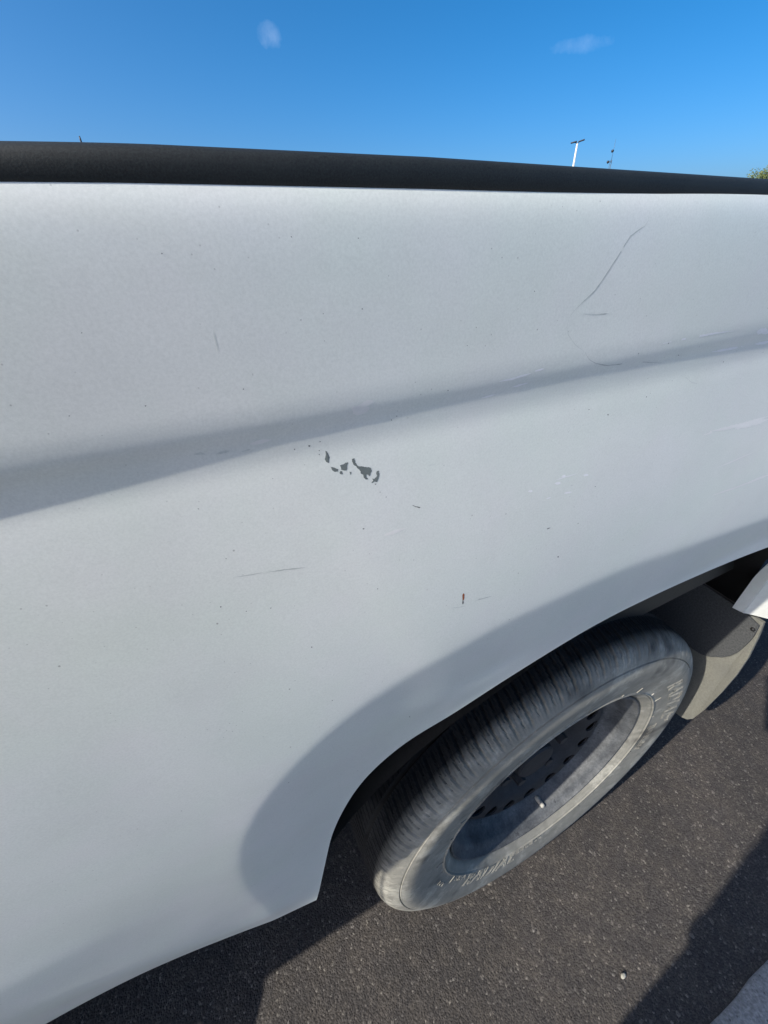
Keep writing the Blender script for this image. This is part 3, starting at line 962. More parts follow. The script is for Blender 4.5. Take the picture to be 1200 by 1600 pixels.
for (txt, size, r, a, fl, sh, ol, sp) in (
        ('RADIAL', 0.040, 0.256, D(-118), True, 0.35, 0.0006, 1.15),
        ('TUBELESS', 0.020, 0.240, D(-96), True, 0.0, 0.0006, 1.2),
        ('STEEL BELTED', 0.017, 0.238, D(-133), True, 0.0, 0.0, 1.1),
        ('DOT', 0.012, 0.250, D(-158), True, 0.0, 0.0, 1.2),
        ('RADIAL', 0.040, 0.256, D(22), False, 0.35, 0.0006, 1.15),
        ('TUBELESS', 0.018, 0.240, D(-8), False, 0.0, 0.0006, 1.1),
        ('M+S', 0.014, 0.270, D(4), False, 0.0, 0.0, 1.2)):
    addmesh(*sidewall_text(txt, size, r, a, fl, sh, outline=ol, spread=sp))
for k in range(96):                                             # little radial ticks above the bead
    if k % 8 in (0, 3):
        th = 2 * PI * k / 96
        a0 = 0.0016
        V = []
        for rr in (0.2285, 0.2410 if k % 8 == 0 else 0.2335):
            for da, dy in ((-a0, 0.0), (-a0, -0.0011), (a0, -0.0011), (a0, 0.0)):
                V.append((rr * math.cos(th + da), ysurf_at(rr) + dy - 0.0001, rr * math.sin(th + da)))
        addmesh(V, [(0, 1, 5, 4), (1, 2, 6, 5), (2, 3, 7, 6), (0, 1, 2, 3), (4, 5, 6, 7)])

def to_truck(V, cx, mirror, cy0=0.0):
    V = np.array(V, float)
    V[:, 2] += H; V[:, 0] += cx
    if mirror: V[:, 1] = far_y - V[:, 1]
    else: V[:, 1] += cy0
    return V

# steel disc wheel with a ring of sixteen holes
def rim_mesh():
    prof = [(0.0190, 0.2010), (0.0135, 0.2052), (0.0100, 0.2056), (0.0088, 0.2040), (0.0096, 0.2020), (0.0140, 0.2000), (0.0180, 0.1968), (0.0215, 0.1915), (0.0260, 0.1885), (0.036, 0.1868), (0.0440, 0.1835),
            (0.0500, 0.1780), (0.0560, 0.1735), (0.0600, 0.1715), (0.0590, 0.1690), (0.0545, 0.1650), (0.0490, 0.1590), (0.0460, 0.1520), (0.0448, 0.1440), (0.0445, 0.1350), (0.0450, 0.1250), (0.0470, 0.1165), (0.0520, 0.1080),
            (0.0590, 0.1010), (0.0640, 0.0930), (0.0655, 0.0840), (0.0655, 0.0500), (0.0640, 0.0440), (0.0560, 0.0415), (0.0470, 0.0400), (0.0440, 0.0370), (0.0430, 0.0), ]
    V, F = revolve(prof[:-1], 192)
    V = list(map(tuple, V)); M = len(prof) - 1
    V.append((0, prof[-1][0], 0)); c = len(V) - 1
    F = list(F)
    for k in range(192):
        F.append((k * M + M - 1, c, ((k + 1) % 192) * M + M - 1))
    return V, F
rv, rf = rim_mesh()
rim_tmp = bpy.data.objects.new('rim_tmp', mesh_np('rim_tmp', rv, rf))
COL.objects.link(rim_tmp)
bmc = bmesh.new()
for k in range(16):
    a = D(28) + 2 * PI * k / 16
    mat = Matrix.Translation((0.1352 * math.cos(a), 0.045, 0.1352 * math.sin(a))) @ Matrix.Rotation(PI / 2, 4, 'X')
    bmesh.ops.create_cone(bmc, cap_ends=True, segments=20, radius1=0.0145, radius2=0.0145, depth=0.08, matrix=mat)
cut = bpy.data.objects.new('cut_tmp', from_bm('cut_tmp', bmc))
COL.objects.link(cut)
so = rim_tmp.modifiers.new('s', 'SOLIDIFY'); so.thickness = 0.0032; so.offset = 1
bo = rim_tmp.modifiers.new('b', 'BOOLEAN'); bo.operation = 'DIFFERENCE'; bo.object = cut; bo.solver = 'EXACT'
dg = bpy.context.evaluated_depsgraph_get()
rim_me = bpy.data.meshes.new_from_object(rim_tmp.evaluated_get(dg))
for o_ in (rim_tmp, cut):
    COL.objects.unlink(o_); bpy.data.objects.remove(o_)
bmr = bmesh.new(); bmr.from_mesh(rim_me)
bmesh.ops.recalc_face_normals(bmr, faces=bmr.faces)
# lug nuts
nuts = []
for k in range(6):
    a = D(14) + 2 * PI * k / 6
    mat = Matrix.Translation((0.066 * math.cos(a), 0.056, 0.066 * math.sin(a))) @ Matrix.Rotation(PI / 2, 4, 'X')
    nuts.append(mat)
def rim_extra(bm):
    # inner barrel and brake drum behind the disc
    V, F = revolve([(0.058, 0.1715), (0.085, 0.165), (0.12, 0.165), (0.15, 0.180), (0.175, 0.188), (0.19, 0.20), (0.186, 0.2055)], 96)
    bv = [bm.verts.new(v) for v in V]
    for f in F: bm.faces.new([bv[i] for i in f])
rim_extra(bmr)
rim_np_v = [tuple(v.co) for v in bmr.verts]
bmr.verts.index_update()
rim_np_f = [tuple(v.index for v in f.verts) for f in bmr.faces]
bmr.free()

def shade_auto(o, deg=35):
    me_ = o.data
    b = bmesh.new(); b.from_mesh(me_)
    for e in b.edges:
        if len(e.link_faces) == 2 and e.calc_face_angle(0) > D(deg): e.smooth = False
    b.to_mesh(me_); b.free()

def wheel(cx, mirror):
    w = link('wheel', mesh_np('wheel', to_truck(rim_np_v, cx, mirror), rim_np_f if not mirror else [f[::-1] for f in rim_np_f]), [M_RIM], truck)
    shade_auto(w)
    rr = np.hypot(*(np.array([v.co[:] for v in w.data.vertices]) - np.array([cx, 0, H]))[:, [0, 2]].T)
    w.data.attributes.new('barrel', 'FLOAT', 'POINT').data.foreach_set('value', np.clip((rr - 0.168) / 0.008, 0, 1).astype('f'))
    w['label'] = 'dusty grey steel wheel with a ring of round holes'
    t = link('tyre', mesh_np('tyre', to_truck(LV, cx, mirror), LF if mirror else [f[::-1] for f in LF]), [M_TYRE], w)
    shade_auto(t, 40)
    for mat in nuts:
        b = bmesh.new()
        bmesh.ops.create_cone(b, cap_ends=True, segments=6, radius1=0.0105, radius2=0.0098, depth=0.018, matrix=mat)
        mm = from_bm('lug_nut', b)
        vv_ = to_truck([v.co for v in mm.vertices], cx, mirror)
        for v, c in zip(mm.vertices, vv_): v.co = c
        link('lug_nut', mm, [M_RIM], w, smooth=False)
    b = bmesh.new()
    bm_tube(b, [(0.0415, 0.044, -0.1830), (0.0412, 0.038, -0.1815), (0.0410, 0.035, -0.1808), (0.0409, 0.0345, -0.1807), (0.0405, 0.0245, -0.1788), (0.0404, 0.0230, -0.1785)],
            [0.0062, 0.0052, 0.0042, 0.0046, 0.0044, 0.0026], 14)
    mm = from_bm('valve_stem', b)
    vv_ = to_truck([v.co for v in mm.vertices], cx, mirror)
    for v, c in zip(mm.vertices, vv_): v.co = c
    link('valve_stem', mm, [M_VALVE], w)
    # brake drum
    V, F = revolve([(0.076, 0.0), (0.076, 0.128), (0.082, 0.135), (0.15, 0.137), (0.155, 0.0)], 48)
    link('brake_drum', mesh_np('brake_drum', to_truck(V, cx, mirror), F), [M_BLACK], w)
    return w
M_VALVE = plain('pale_valve_cap', (0.42, 0.40, 0.34), 0.7)
for cx in (0.0, -3.05):
    for mir in (False, True):
        wheel(cx, mir)

# ---- mud flaps behind the rear wheels
def flap_sheet(name, pts, x0, curve, th, mat, mirror, parent):
    """plate in the y-z plane from an outline; curve bows it towards the front"""
    bm = bmesh.new()
    P = catmull_open(pts)
    front = []; back = []
    for (y, z) in P:
        xx = x0 + curve(y, z)
        front.append(bm.verts.new((xx, y, z + H))); back.append(bm.verts.new((xx + th, y, z + H)))
    f = bm.faces.new(front); b = bm.faces.new(back[::-1])
    n = len(P)
    for i in range(n): bm.faces.new((front[i], back[i], back[(i + 1) % n], front[(i + 1) % n]))
    bmesh.ops.triangulate(bm, faces=[f, b])
    bmesh.ops.recalc_face_normals(bm, faces=bm.faces)
    if mirror:
        for v in bm.verts: v.co.y = far_y - v.co.y
        bmesh.ops.reverse_faces(bm, faces=bm.faces)
    return link(name, from_bm(name, bm), [mat], parent, smooth=False)
def catmull_open(pts):
    out = []
    n = len(pts)
    for i in range(n):
        a, b = pts[i], pts[(i + 1) % n]
        for t in np.linspace(0, 1, 8, endpoint=False):
            out.append((a[0] + (b[0] - a[0]) * t, a[1] + (b[1] - a[1]) * t))
    return out
def smooth_poly(pts, it=2):
    for _ in range(it):
        q = []
        for i in range(len(pts)):
            a, b = pts[i], pts[(i + 1) % len(pts)]
            q += [(a[0] * .75 + b[0] * .25, a[1] * .75 + b[1] * .25), (a[0] * .25 + b[0] * .75, a[1] * .25 + b[1] * .75)]
        pts = q
    return pts
for mir in (False, True):
    outline = [(0.24, 0.24), (0.24, -0.100), (0.02, -0.104), (0.006, -0.102), (-0.006, -0.094), (-0.014, -0.078), (-0.0215, -0.03), (-0.028, 0.04), (-0.031, 0.10), (-0.030, 0.15), (-0.025, 0.20), (-0.020, 0.232)]
    fo = flap_sheet('mud_flap', outline, 0.391, lambda y, z: 0.010 * ((0.1 - z) / 0.2) ** 2 * (1 if z < 0.1 else 0), 0.006, M_FLAP, mir, truck)
    pl = [(0.24, 0.246), (0.24, 0.098), (0.05, 0.094), (0.030, 0.096), (0.020, 0.101), (0.013, 0.106), (0.008, 0.113), (0.0, 0.120), (-0.009, 0.135), (-0.015, 0.152), (-0.019, 0.178), (-0.0205, 0.200), (-0.0185, 0.226), (0.01, 0.236)]
    flap_sheet('liner_plate', pl, 0.3845, lambda y, z: 0.0, 0.004, M_PLATE, mir, fo)
    b = bmesh.new()
    bmesh.ops.create_uvsphere(b, u_segments=12, v_segments=8, radius=0.004, matrix=Matrix.Translation((0.385, -0.0145, 0.214 + H)))
    if mir:
        for v in b.verts: v.co.y = far_y - v.co.y
    link('rivet', from_bm('rivet', b), [M_BLACK], fo)

# ---- wear on the side panel: chips of lost paint, scratches, scrapes, each lying on the panel
def on_panel(pts, lift=0.00008):
    pts = np.asarray(pts, float)
    y = G(pts[:, 0], pts[:, 1]) - lift
    return np.stack([pts[:, 0], y, pts[:, 1] + H], 1)
def chip(name, pts, mat, lift=0.00006, label=None):
    P = []
    for i in range(len(pts)):                                    # ragged edge
        a = np.array(pts[i]); b = np.array(pts[(i + 1) % len(pts)])
        for t in (0, 0.33, 0.66):
            p = a + (b - a) * t
            P.append(p + rng.normal(0, 0.00009, 2) * (t > 0))
    P = np.array(P)
    V = on_panel(P, lift)
    bm = bmesh.new()
    f = bm.faces.new([bm.verts.new(v) for v in V])
    bmesh.ops.triangulate(bm, faces=[f])
    bmesh.ops.recalc_face_normals(bm, faces=bm.faces)
    bm.normal_update()
    if sum(fc.normal.y for fc in bm.faces) > 0: bmesh.ops.reverse_faces(bm, faces=bm.faces)
    o = link(name, from_bm(name, bm), [mat], bed_side, smooth=False)
    if label: o['label'] = label
    return o
def scratch(pts, w, mat, lift=0.00006, label=None):
    pts = np.array(pts, float)
    # even steps, a slight tremble, tapering ends
    s = np.r_[0, np.cumsum(np.hypot(*np.diff(pts, axis=0).T))]
    n = max(8, int(s[-1] / 0.0015))
    u = np.linspace(0, s[-1], n)
    c = np.stack([np.interp(u, s, pts[:, 0]), np.interp(u, s, pts[:, 1])], 1)
    c += rng.normal(0, 0.00004, c.shape)
    t = np.gradient(c, axis=0); t /= np.hypot(*t.T)[:, None] + 1e-9
    nn_ = np.stack([-t[:, 1], t[:, 0]], 1)
    ww = w * 0.5 * np.clip(np.minimum(u, s[-1] - u) / (0.25 * s[-1]), 0.25, 1) * (0.7 + 0.6 * rng.random(n))
    A = on_panel(c + nn_ * ww[:, None], lift); B = on_panel(c - nn_ * ww[:, None], lift)
    V = np.vstack([A, B]); F = [(i, i + 1, n + i + 1, n + i) for i in range(n - 1) if n < 12 or mnoise.noise(Vector((c[i, 0] * 90, c[i, 1] * 90, w * 9e3))) > -0.42]
    me_ = mesh_np('scratch', V, F)
    if len(me_.polygons) and me_.polygons[0].normal.y > 0: me_.flip_normals()
    o = link('scratch', me_, [mat], bed_side)
    if label: o['label'] = label
    return o
#MARKS
CHIPS = [
    ('paint_chip', M_PRIMER, [(-0.35360,0.73456),(-0.35306,0.73426),(-0.35264,0.73299),(-0.35223,0.73172),(-0.35283,0.72961),(-0.35365,0.73002),(-0.35425,0.73110),(-0.35375,0.73252)]),
    ('paint_chip', M_PRIMER, [(-0.35254,0.72800),(-0.35154,0.72753),(-0.35054,0.72695),(-0.34954,0.72636),(-0.34991,0.72547),(-0.35121,0.72565),(-0.35205,0.72645)]),
    ('paint_chip', M_PRIMER, [(-0.34875,0.72763),(-0.34739,0.72781),(-0.34635,0.72830),(-0.34528,0.72806),(-0.34595,0.72676),(-0.34627,0.72524),(-0.34726,0.72523),(-0.34851,0.72588),(-0.34850,0.72685)]),
    ('paint_chip', M_PRIMER, [(-0.34895,0.72537),(-0.34824,0.72521),(-0.34802,0.72405),(-0.34865,0.72395),(-0.34930,0.72459)]),
    ('paint_chip', M_PRIMER, [(-0.34528,0.72428),(-0.34457,0.72399),(-0.34479,0.72317),(-0.34519,0.72301)]),
    ('paint_chip', M_PRIMER, [(-0.34368,0.72903),(-0.34255,0.72915),(-0.34246,0.72792),(-0.34200,0.72661),(-0.34113,0.72555),(-0.34001,0.72542),(-0.33893,0.72481),(-0.33719,0.72441),(-0.33623,0.72369),(-0.33583,0.72259),(-0.33641,0.72196),(-0.33707,0.72059),(-0.33759,0.72058),(-0.33776,0.72139),(-0.33852,0.72157),(-0.33850,0.72054),(-0.33797,0.71939),(-0.33887,0.71948),(-0.33967,0.72044),(-0.33978,0.72174),(-0.34071,0.72259),(-0.34084,0.72362),(-0.34150,0.72452),(-0.34213,0.72553),(-0.34314,0.72649),(-0.34359,0.72781)]),
    ('paint_chip', M_PRIMER, [(-0.33394,0.72190),(-0.33302,0.72194),(-0.33288,0.72063),(-0.33311,0.71952),(-0.33377,0.71812),(-0.33424,0.71732),(-0.33539,0.71773),(-0.33621,0.71741),(-0.33686,0.71757),(-0.33588,0.71811),(-0.33617,0.71922),(-0.33528,0.71888),(-0.33431,0.71942),(-0.33397,0.72024),(-0.33428,0.72108)]),
    ('dirt_speck', M_DARKMARK, [(-0.35904,0.73764),(-0.35924,0.73737),(-0.35956,0.73744),(-0.35969,0.73778),(-0.35949,0.73805),(-0.35916,0.73798)]),
    ('dirt_speck', M_DARKMARK, [(-0.36458,0.73749),(-0.36471,0.73731),(-0.36492,0.73736),(-0.36500,0.73758),(-0.36487,0.73776),(-0.36466,0.73771)]),
    ('dirt_speck', M_DARKMARK, [(-0.35567,0.73507),(-0.35581,0.73489),(-0.35603,0.73494),(-0.35611,0.73516),(-0.35598,0.73534),(-0.35576,0.73529)]),
    ('dirt_speck', M_DARKMARK, [(-0.35587,0.73357),(-0.35601,0.73340),(-0.35623,0.73345),(-0.35631,0.73367),(-0.35618,0.73384),(-0.35595,0.73379)]),
    ('dirt_speck', M_DARKMARK, [(-0.33472,0.71646),(-0.33487,0.71627),(-0.33513,0.71633),(-0.33524,0.71658),(-0.33509,0.71677),(-0.33483,0.71671)]),
    ('dirt_speck', M_DARKMARK, [(-0.33308,0.71252),(-0.33319,0.71237),(-0.33339,0.71242),(-0.33347,0.71262),(-0.33336,0.71276),(-0.33316,0.71271)]),
    ('dirt_speck', M_DARKMARK, [(-0.33060,0.70963),(-0.33071,0.70948),(-0.33092,0.70954),(-0.33100,0.70974),(-0.33089,0.70989),(-0.33069,0.70983)]),
    ('dirt_speck', M_DARKMARK, [(-0.32602,0.74135),(-0.32612,0.74121),(-0.32631,0.74125),(-0.32641,0.74142),(-0.32631,0.74156),(-0.32612,0.74153)]),
    ('dirt_speck', M_DARKMARK, [(-0.37421,0.72825),(-0.37429,0.72814),(-0.37442,0.72817),(-0.37446,0.72831),(-0.37437,0.72841),(-0.37425,0.72838)]),
    ('rust_mark', M_RUST, [(-0.29013,0.64149),(-0.28965,0.64129),(-0.28914,0.63975),(-0.28909,0.63820),(-0.28932,0.63675),(-0.28989,0.63614),(-0.29037,0.63720),(-0.29051,0.63918),(-0.29041,0.64066)]),
    ('dirt_speck', M_DARKMARK, [(-0.29032,0.63660),(-0.28961,0.63602),(-0.28924,0.63468),(-0.28949,0.63353),(-0.29012,0.63373),(-0.29041,0.63496)]),
    ('dirt_speck', M_DARKMARK, [(-0.31895,0.70256),(-0.31681,0.70148),(-0.31480,0.70068),(-0.31550,0.70028),(-0.31732,0.70129)]),
    ('dirt_speck', M_DARKMARK, [(-0.23772,0.66557),(-0.23656,0.66586),(-0.23508,0.66572),(-0.23571,0.66515),(-0.23689,0.66498)]),
    ('dirt_speck', M_DARKMARK, [(-0.39042,0.79802),(-0.39060,0.79789),(-0.39080,0.79795),(-0.39075,0.79812),(-0.39052,0.79816)]),
    ('dirt_speck', M_DARKMARK, [(-0.41420,0.78159),(-0.41434,0.78149),(-0.41448,0.78154),(-0.41443,0.78168),(-0.41426,0.78171)]),
    ('dirt_speck', M_DARKMARK, [(-0.39699,0.70097),(-0.39717,0.70083),(-0.39737,0.70097),(-0.39731,0.70120),(-0.39708,0.70120)]),
    ('dirt_speck', M_DARKMARK, [(-0.34177,0.69774),(-0.34205,0.69751),(-0.34245,0.69775),(-0.34241,0.69812),(-0.34199,0.69811)]),
    ('dirt_speck', M_DARKMARK, [(-0.26404,0.78125),(-0.26421,0.78111),(-0.26454,0.78119),(-0.26457,0.78137),(-0.26426,0.78141)]),
    ('dirt_speck', M_DARKMARK, [(-0.37229,0.64080),(-0.37256,0.64056),(-0.37290,0.64088),(-0.37284,0.64131),(-0.37247,0.64126)]),
    ('dirt_speck', M_DARKMARK, [(-0.35496,0.73847),(-0.35512,0.73833),(-0.35536,0.73845),(-0.35534,0.73866),(-0.35509,0.73867)]),
    ('dirt_speck', M_DARKMARK, [(-0.30179,0.74935),(-0.30195,0.74920),(-0.30227,0.74931),(-0.30230,0.74954),(-0.30200,0.74956)]),
    ('dirt_speck', M_DARKMARK, [(-0.33557,0.79999),(-0.33573,0.79987),(-0.33596,0.79992),(-0.33594,0.80007),(-0.33571,0.80011)]),
    ('dirt_speck', M_DARKMARK, [(-0.35672,0.77947),(-0.35686,0.77936),(-0.35705,0.77943),(-0.35703,0.77958),(-0.35682,0.77961)]),
    ('dirt_speck', M_DARKMARK, [(-0.34933,0.78063),(-0.34947,0.78052),(-0.34968,0.78059),(-0.34966,0.78074),(-0.34944,0.78077)]),
    ('dirt_speck', M_DARKMARK, [(-0.33601,0.78083),(-0.33618,0.78070),(-0.33642,0.78077),(-0.33641,0.78095),(-0.33615,0.78098)]),
    ('dirt_speck', M_DARKMARK, [(-0.37783,0.76165),(-0.37804,0.76149),(-0.37830,0.76160),(-0.37825,0.76184),(-0.37796,0.76187)]),
    ('dirt_speck', M_DARKMARK, [(-0.37415,0.76563),(-0.37429,0.76551),(-0.37447,0.76559),(-0.37444,0.76575),(-0.37424,0.76577)]),
    ('dirt_speck', M_DARKMARK, [(-0.32375,0.74259),(-0.32391,0.74244),(-0.32420,0.74256),(-0.32421,0.74279),(-0.32393,0.74280)]),
    ('dirt_speck', M_DARKMARK, [(-0.40579,0.76112),(-0.40595,0.76100),(-0.40611,0.76109),(-0.40606,0.76125),(-0.40586,0.76128)]),
    ('dirt_speck', M_DARKMARK, [(-0.42462,0.76147),(-0.42476,0.76136),(-0.42490,0.76143),(-0.42484,0.76159),(-0.42466,0.76161)]),
    ('dirt_speck', M_DARKMARK, [(-0.40381,0.67993),(-0.40408,0.67971),(-0.40437,0.67996),(-0.40428,0.68033),(-0.40394,0.68032)]),
    ('dirt_speck', M_DARKMARK, [(-0.39531,0.67385),(-0.39550,0.67369),(-0.39572,0.67388),(-0.39566,0.67415),(-0.39540,0.67413)]),
    ('dirt_speck', M_DARKMARK, [(-0.38579,0.67155),(-0.38601,0.67137),(-0.38627,0.67158),(-0.38621,0.67190),(-0.38591,0.67188)]),
    ('dirt_speck', M_DARKMARK, [(-0.40084,0.72326),(-0.40101,0.72313),(-0.40119,0.72325),(-0.40113,0.72345),(-0.40092,0.72345)]),
    ('dirt_speck', M_DARKMARK, [(-0.33780,0.66354),(-0.33801,0.66335),(-0.33832,0.66357),(-0.33830,0.66389),(-0.33798,0.66387)]),
    ('dirt_speck', M_DARKMARK, [(-0.20490,0.68243),(-0.20516,0.68224),(-0.20571,0.68248),(-0.20579,0.68283),(-0.20529,0.68280)]),
    ('dirt_speck', M_DARKMARK, [(-0.17638,0.72617),(-0.17664,0.72598),(-0.17720,0.72616),(-0.17728,0.72645),(-0.17678,0.72645)]),
    ('dirt_speck', M_DARKMARK, [(-0.15979,0.74504),(-0.15994,0.74484),(-0.16060,0.74501),(-0.16087,0.74532),(-0.16037,0.74534)]),
    ('dirt_speck', M_DARKMARK, [(-0.29412,0.76505),(-0.29429,0.76492),(-0.29459,0.76501),(-0.29460,0.76520),(-0.29431,0.76523)]),
    ('dirt_speck', M_DARKMARK, [(-0.31525,0.52853),(-0.31550,0.52805),(-0.31610,0.52896),(-0.31621,0.52999),(-0.31569,0.52973)]),
    ('dirt_speck', M_DARKMARK, [(-0.35612,0.80079),(-0.35625,0.80069),(-0.35643,0.80073),(-0.35641,0.80086),(-0.35621,0.80089)]),
    ('dirt_speck', M_DARKMARK, [(-0.20391,0.72168),(-0.20427,0.72142),(-0.20499,0.72167),(-0.20508,0.72208),(-0.20441,0.72209)]),
    ('dirt_speck', M_DARKMARK, [(-0.22375,0.64176),(-0.22412,0.64143),(-0.22494,0.64191),(-0.22509,0.64253),(-0.22435,0.64244)]),
    ('dirt_speck', M_DARKMARK, [(-0.21846,0.72674),(-0.21870,0.72657),(-0.21917,0.72673),(-0.21921,0.72700),(-0.21878,0.72701)]),
]
for nm_, mt_, pts_ in CHIPS:
    chip(nm_, pts_, mt_)
SCRATCHES = [
    (M_GREYMARK, 0.00033, [(-0.20838,0.80629),(-0.20793,0.80330),(-0.20919,0.80113),(-0.21342,0.79962),(-0.21703,0.79769),(-0.21932,0.79499),(-0.22106,0.79225),(-0.22409,0.78859),(-0.22671,0.78520),(-0.22978,0.78147),(-0.23175,0.77929),(-0.23703,0.77600),(-0.24177,0.77267),(-0.24388,0.77013)]),
    (M_FAINT, 0.00031, [(-0.24388,0.77013),(-0.24449,0.76709),(-0.24282,0.76341),(-0.23734,0.75884),(-0.23162,0.75557)]),
    (M_GREYMARK, 0.00041, [(-0.23094,0.75511),(-0.22694,0.75149),(-0.22203,0.74924),(-0.21388,0.74712),(-0.20501,0.74651),(-0.19879,0.74655),(-0.18606,0.74500),(-0.17227,0.74279)]),
    (M_FAINT, 0.00025, [(-0.23625,0.77105),(-0.22862,0.77014),(-0.22312,0.76981)]),
    (M_GREYMARK, 0.00037, [(-0.22730,0.77002),(-0.22072,0.76990)]),
    (M_WHITEMARK, 0.00095, [(-0.17789,0.75301),(-0.16148,0.75333),(-0.13775,0.75344),(-0.11975,0.75295)]),
    (M_WHITEMARK, 0.00313, [(-0.09459,0.74989),(-0.08420,0.74960)]),
    (M_WHITEMARK, 0.00242, [(-0.08745,0.74835),(-0.07918,0.74848)]),
    (M_WHITEMARK, 0.00111, [(-0.13018,0.74301),(-0.10944,0.74243),(-0.10075,0.74258)]),
    (M_WHITEMARK, 0.00162, [(-0.08762,0.74225),(-0.07175,0.74166)]),
    (M_FAINT, 0.00020, [(-0.38274,0.77938),(-0.38290,0.77658),(-0.38281,0.77474),(-0.38286,0.77299)]),
    (M_FAINT, 0.00076, [(-0.39736,0.74309),(-0.39536,0.74283),(-0.39402,0.74222)]),
    (M_FAINT, 0.00076, [(-0.39088,0.74148),(-0.38868,0.74171),(-0.38639,0.74177)]),
    (M_FAINT, 0.00058, [(-0.38265,0.74062),(-0.37973,0.74085)]),
    (M_PALE, 0.00122, [(-0.37938,0.74285),(-0.37615,0.74289),(-0.37220,0.74308)]),
    (M_PALE, 0.00361, [(-0.34247,0.74975),(-0.33988,0.74740),(-0.33572,0.74815)]),
    (M_PALE, 0.00265, [(-0.34138,0.74730),(-0.33686,0.75021),(-0.33420,0.75048)]),
    (M_GREYMARK, 0.00029, [(-0.39681,0.69199),(-0.39015,0.69091),(-0.38530,0.69028)]),
    (M_GREYMARK, 0.00044, [(-0.38433,0.69005),(-0.37636,0.68859),(-0.37178,0.68748),(-0.36890,0.68699)]),
    (M_GREYMARK, 0.00056, [(-0.28201,0.63240),(-0.27920,0.63237),(-0.27414,0.63158),(-0.27068,0.63129)]),
    (M_FAINT, 0.00051, [(-0.29709,0.63370),(-0.29197,0.63221),(-0.28817,0.63151)]),
    (M_WHITEMARK, 0.00126, [(-0.25380,0.69240),(-0.25100,0.69185)]),
    (M_WHITEMARK, 0.00130, [(-0.23642,0.69234),(-0.23209,0.69143)]),
    (M_WHITEMARK, 0.00123, [(-0.23222,0.69517),(-0.22935,0.69485)]),
    (M_WHITEMARK, 0.00112, [(-0.21625,0.69192),(-0.21235,0.69116)]),
    (M_WHITEMARK, 0.00086, [(-0.22867,0.68468),(-0.22306,0.68388)]),
    (M_WHITEMARK, 0.00069, [(-0.24105,0.68476),(-0.23782,0.68487)]),
    (M_WHITEMARK, 0.00052, [(-0.23668,0.69402),(-0.23091,0.69428),(-0.22132,0.69403)]),
    (M_FAINT, 0.00028, [(-0.31040,0.71909),(-0.30691,0.71860)]),
    (M_FAINT, 0.00055, [(-0.22505,0.68798),(-0.22261,0.68794)]),
    (M_PALE, 0.00205, [(-0.10806,0.69407),(-0.08949,0.69257),(-0.06433,0.69143),(-0.04029,0.69158)]),
    (M_PALE, 0.00099, [(-0.11448,0.69300),(-0.09528,0.69327)]),
    (M_PALE, 0.00101, [(-0.08663,0.66491),(-0.06765,0.66536),(-0.04629,0.66678)]),
    (M_PALE, 0.00330, [(-0.09511,0.69291),(-0.06546,0.68994),(-0.03873,0.68896)]),
    (M_PALE, 0.00114, [(-0.08424,0.64235),(-0.05350,0.64078),(-0.00939,0.63988)]),
    (M_PALE, 0.00210, [(-0.04051,0.64012),(-0.02345,0.64062),(-0.00719,0.64005)]),
    (M_FAINT, 0.00025, [(-0.15098,0.73334),(-0.14586,0.73154),(-0.14012,0.72818),(-0.12804,0.72500)]),
    (M_WHITEMARK, 0.00080, [(-0.27712,0.74918),(-0.27049,0.74926),(-0.26044,0.75023)]),
    (M_WHITEMARK, 0.00074, [(-0.26927,0.74543),(-0.26080,0.74609)]),
    (M_WHITEMARK, 0.00076, [(-0.25884,0.75082),(-0.25360,0.75118)]),
    (M_WHITEMARK, 0.00050, [(-0.28467,0.74318),(-0.27720,0.74361)]),
    (M_PALE, 0.00174, [(-0.33312,0.69191),(-0.32315,0.69214)]),
]
for mt_, w_, pts_ in SCRATCHES:
    scratch(pts_, w_, mt_)
#ENDMARKS

# ================================================================ SMALL THINGS ON THE GROUND
bm = bmesh.new()
bmesh.ops.create_icosphere(bm, subdivisions=2, radius=0.0048, matrix=Matrix.Translation((0.038, -0.212, 0.0035)))
for v in bm.verts:
    d_ = v.co - Vector((0.038, -0.212, 0.0035))
    f_ = 1 + 0.35 * mnoise.noise(d_ * 220 + Vector((3, 1, 7)))
    v.co = Vector((0.038, -0.212, 0.0035)) + Vector((d_.x * 1.2, d_.y * 0.75, d_.z * 0.8)) * f_
M_STONE = plain('pale_stone', (0.36, 0.34, 0.28), 0.8, 0, 0.2, 300)
pb = link('pebble', from_bm('pebble', bm), [M_STONE], smooth=False)
pb['label'] = 'small pale stone lying on the asphalt near the parking line'; pb['category'] = 'stone'

# ================================================================ THINGS BEYOND THE TRUCK
def polar(az, dist):
    return Vector((CAM.x + dist * math.sin(D(az)), CAM.y + dist * math.cos(D(az)), 0))

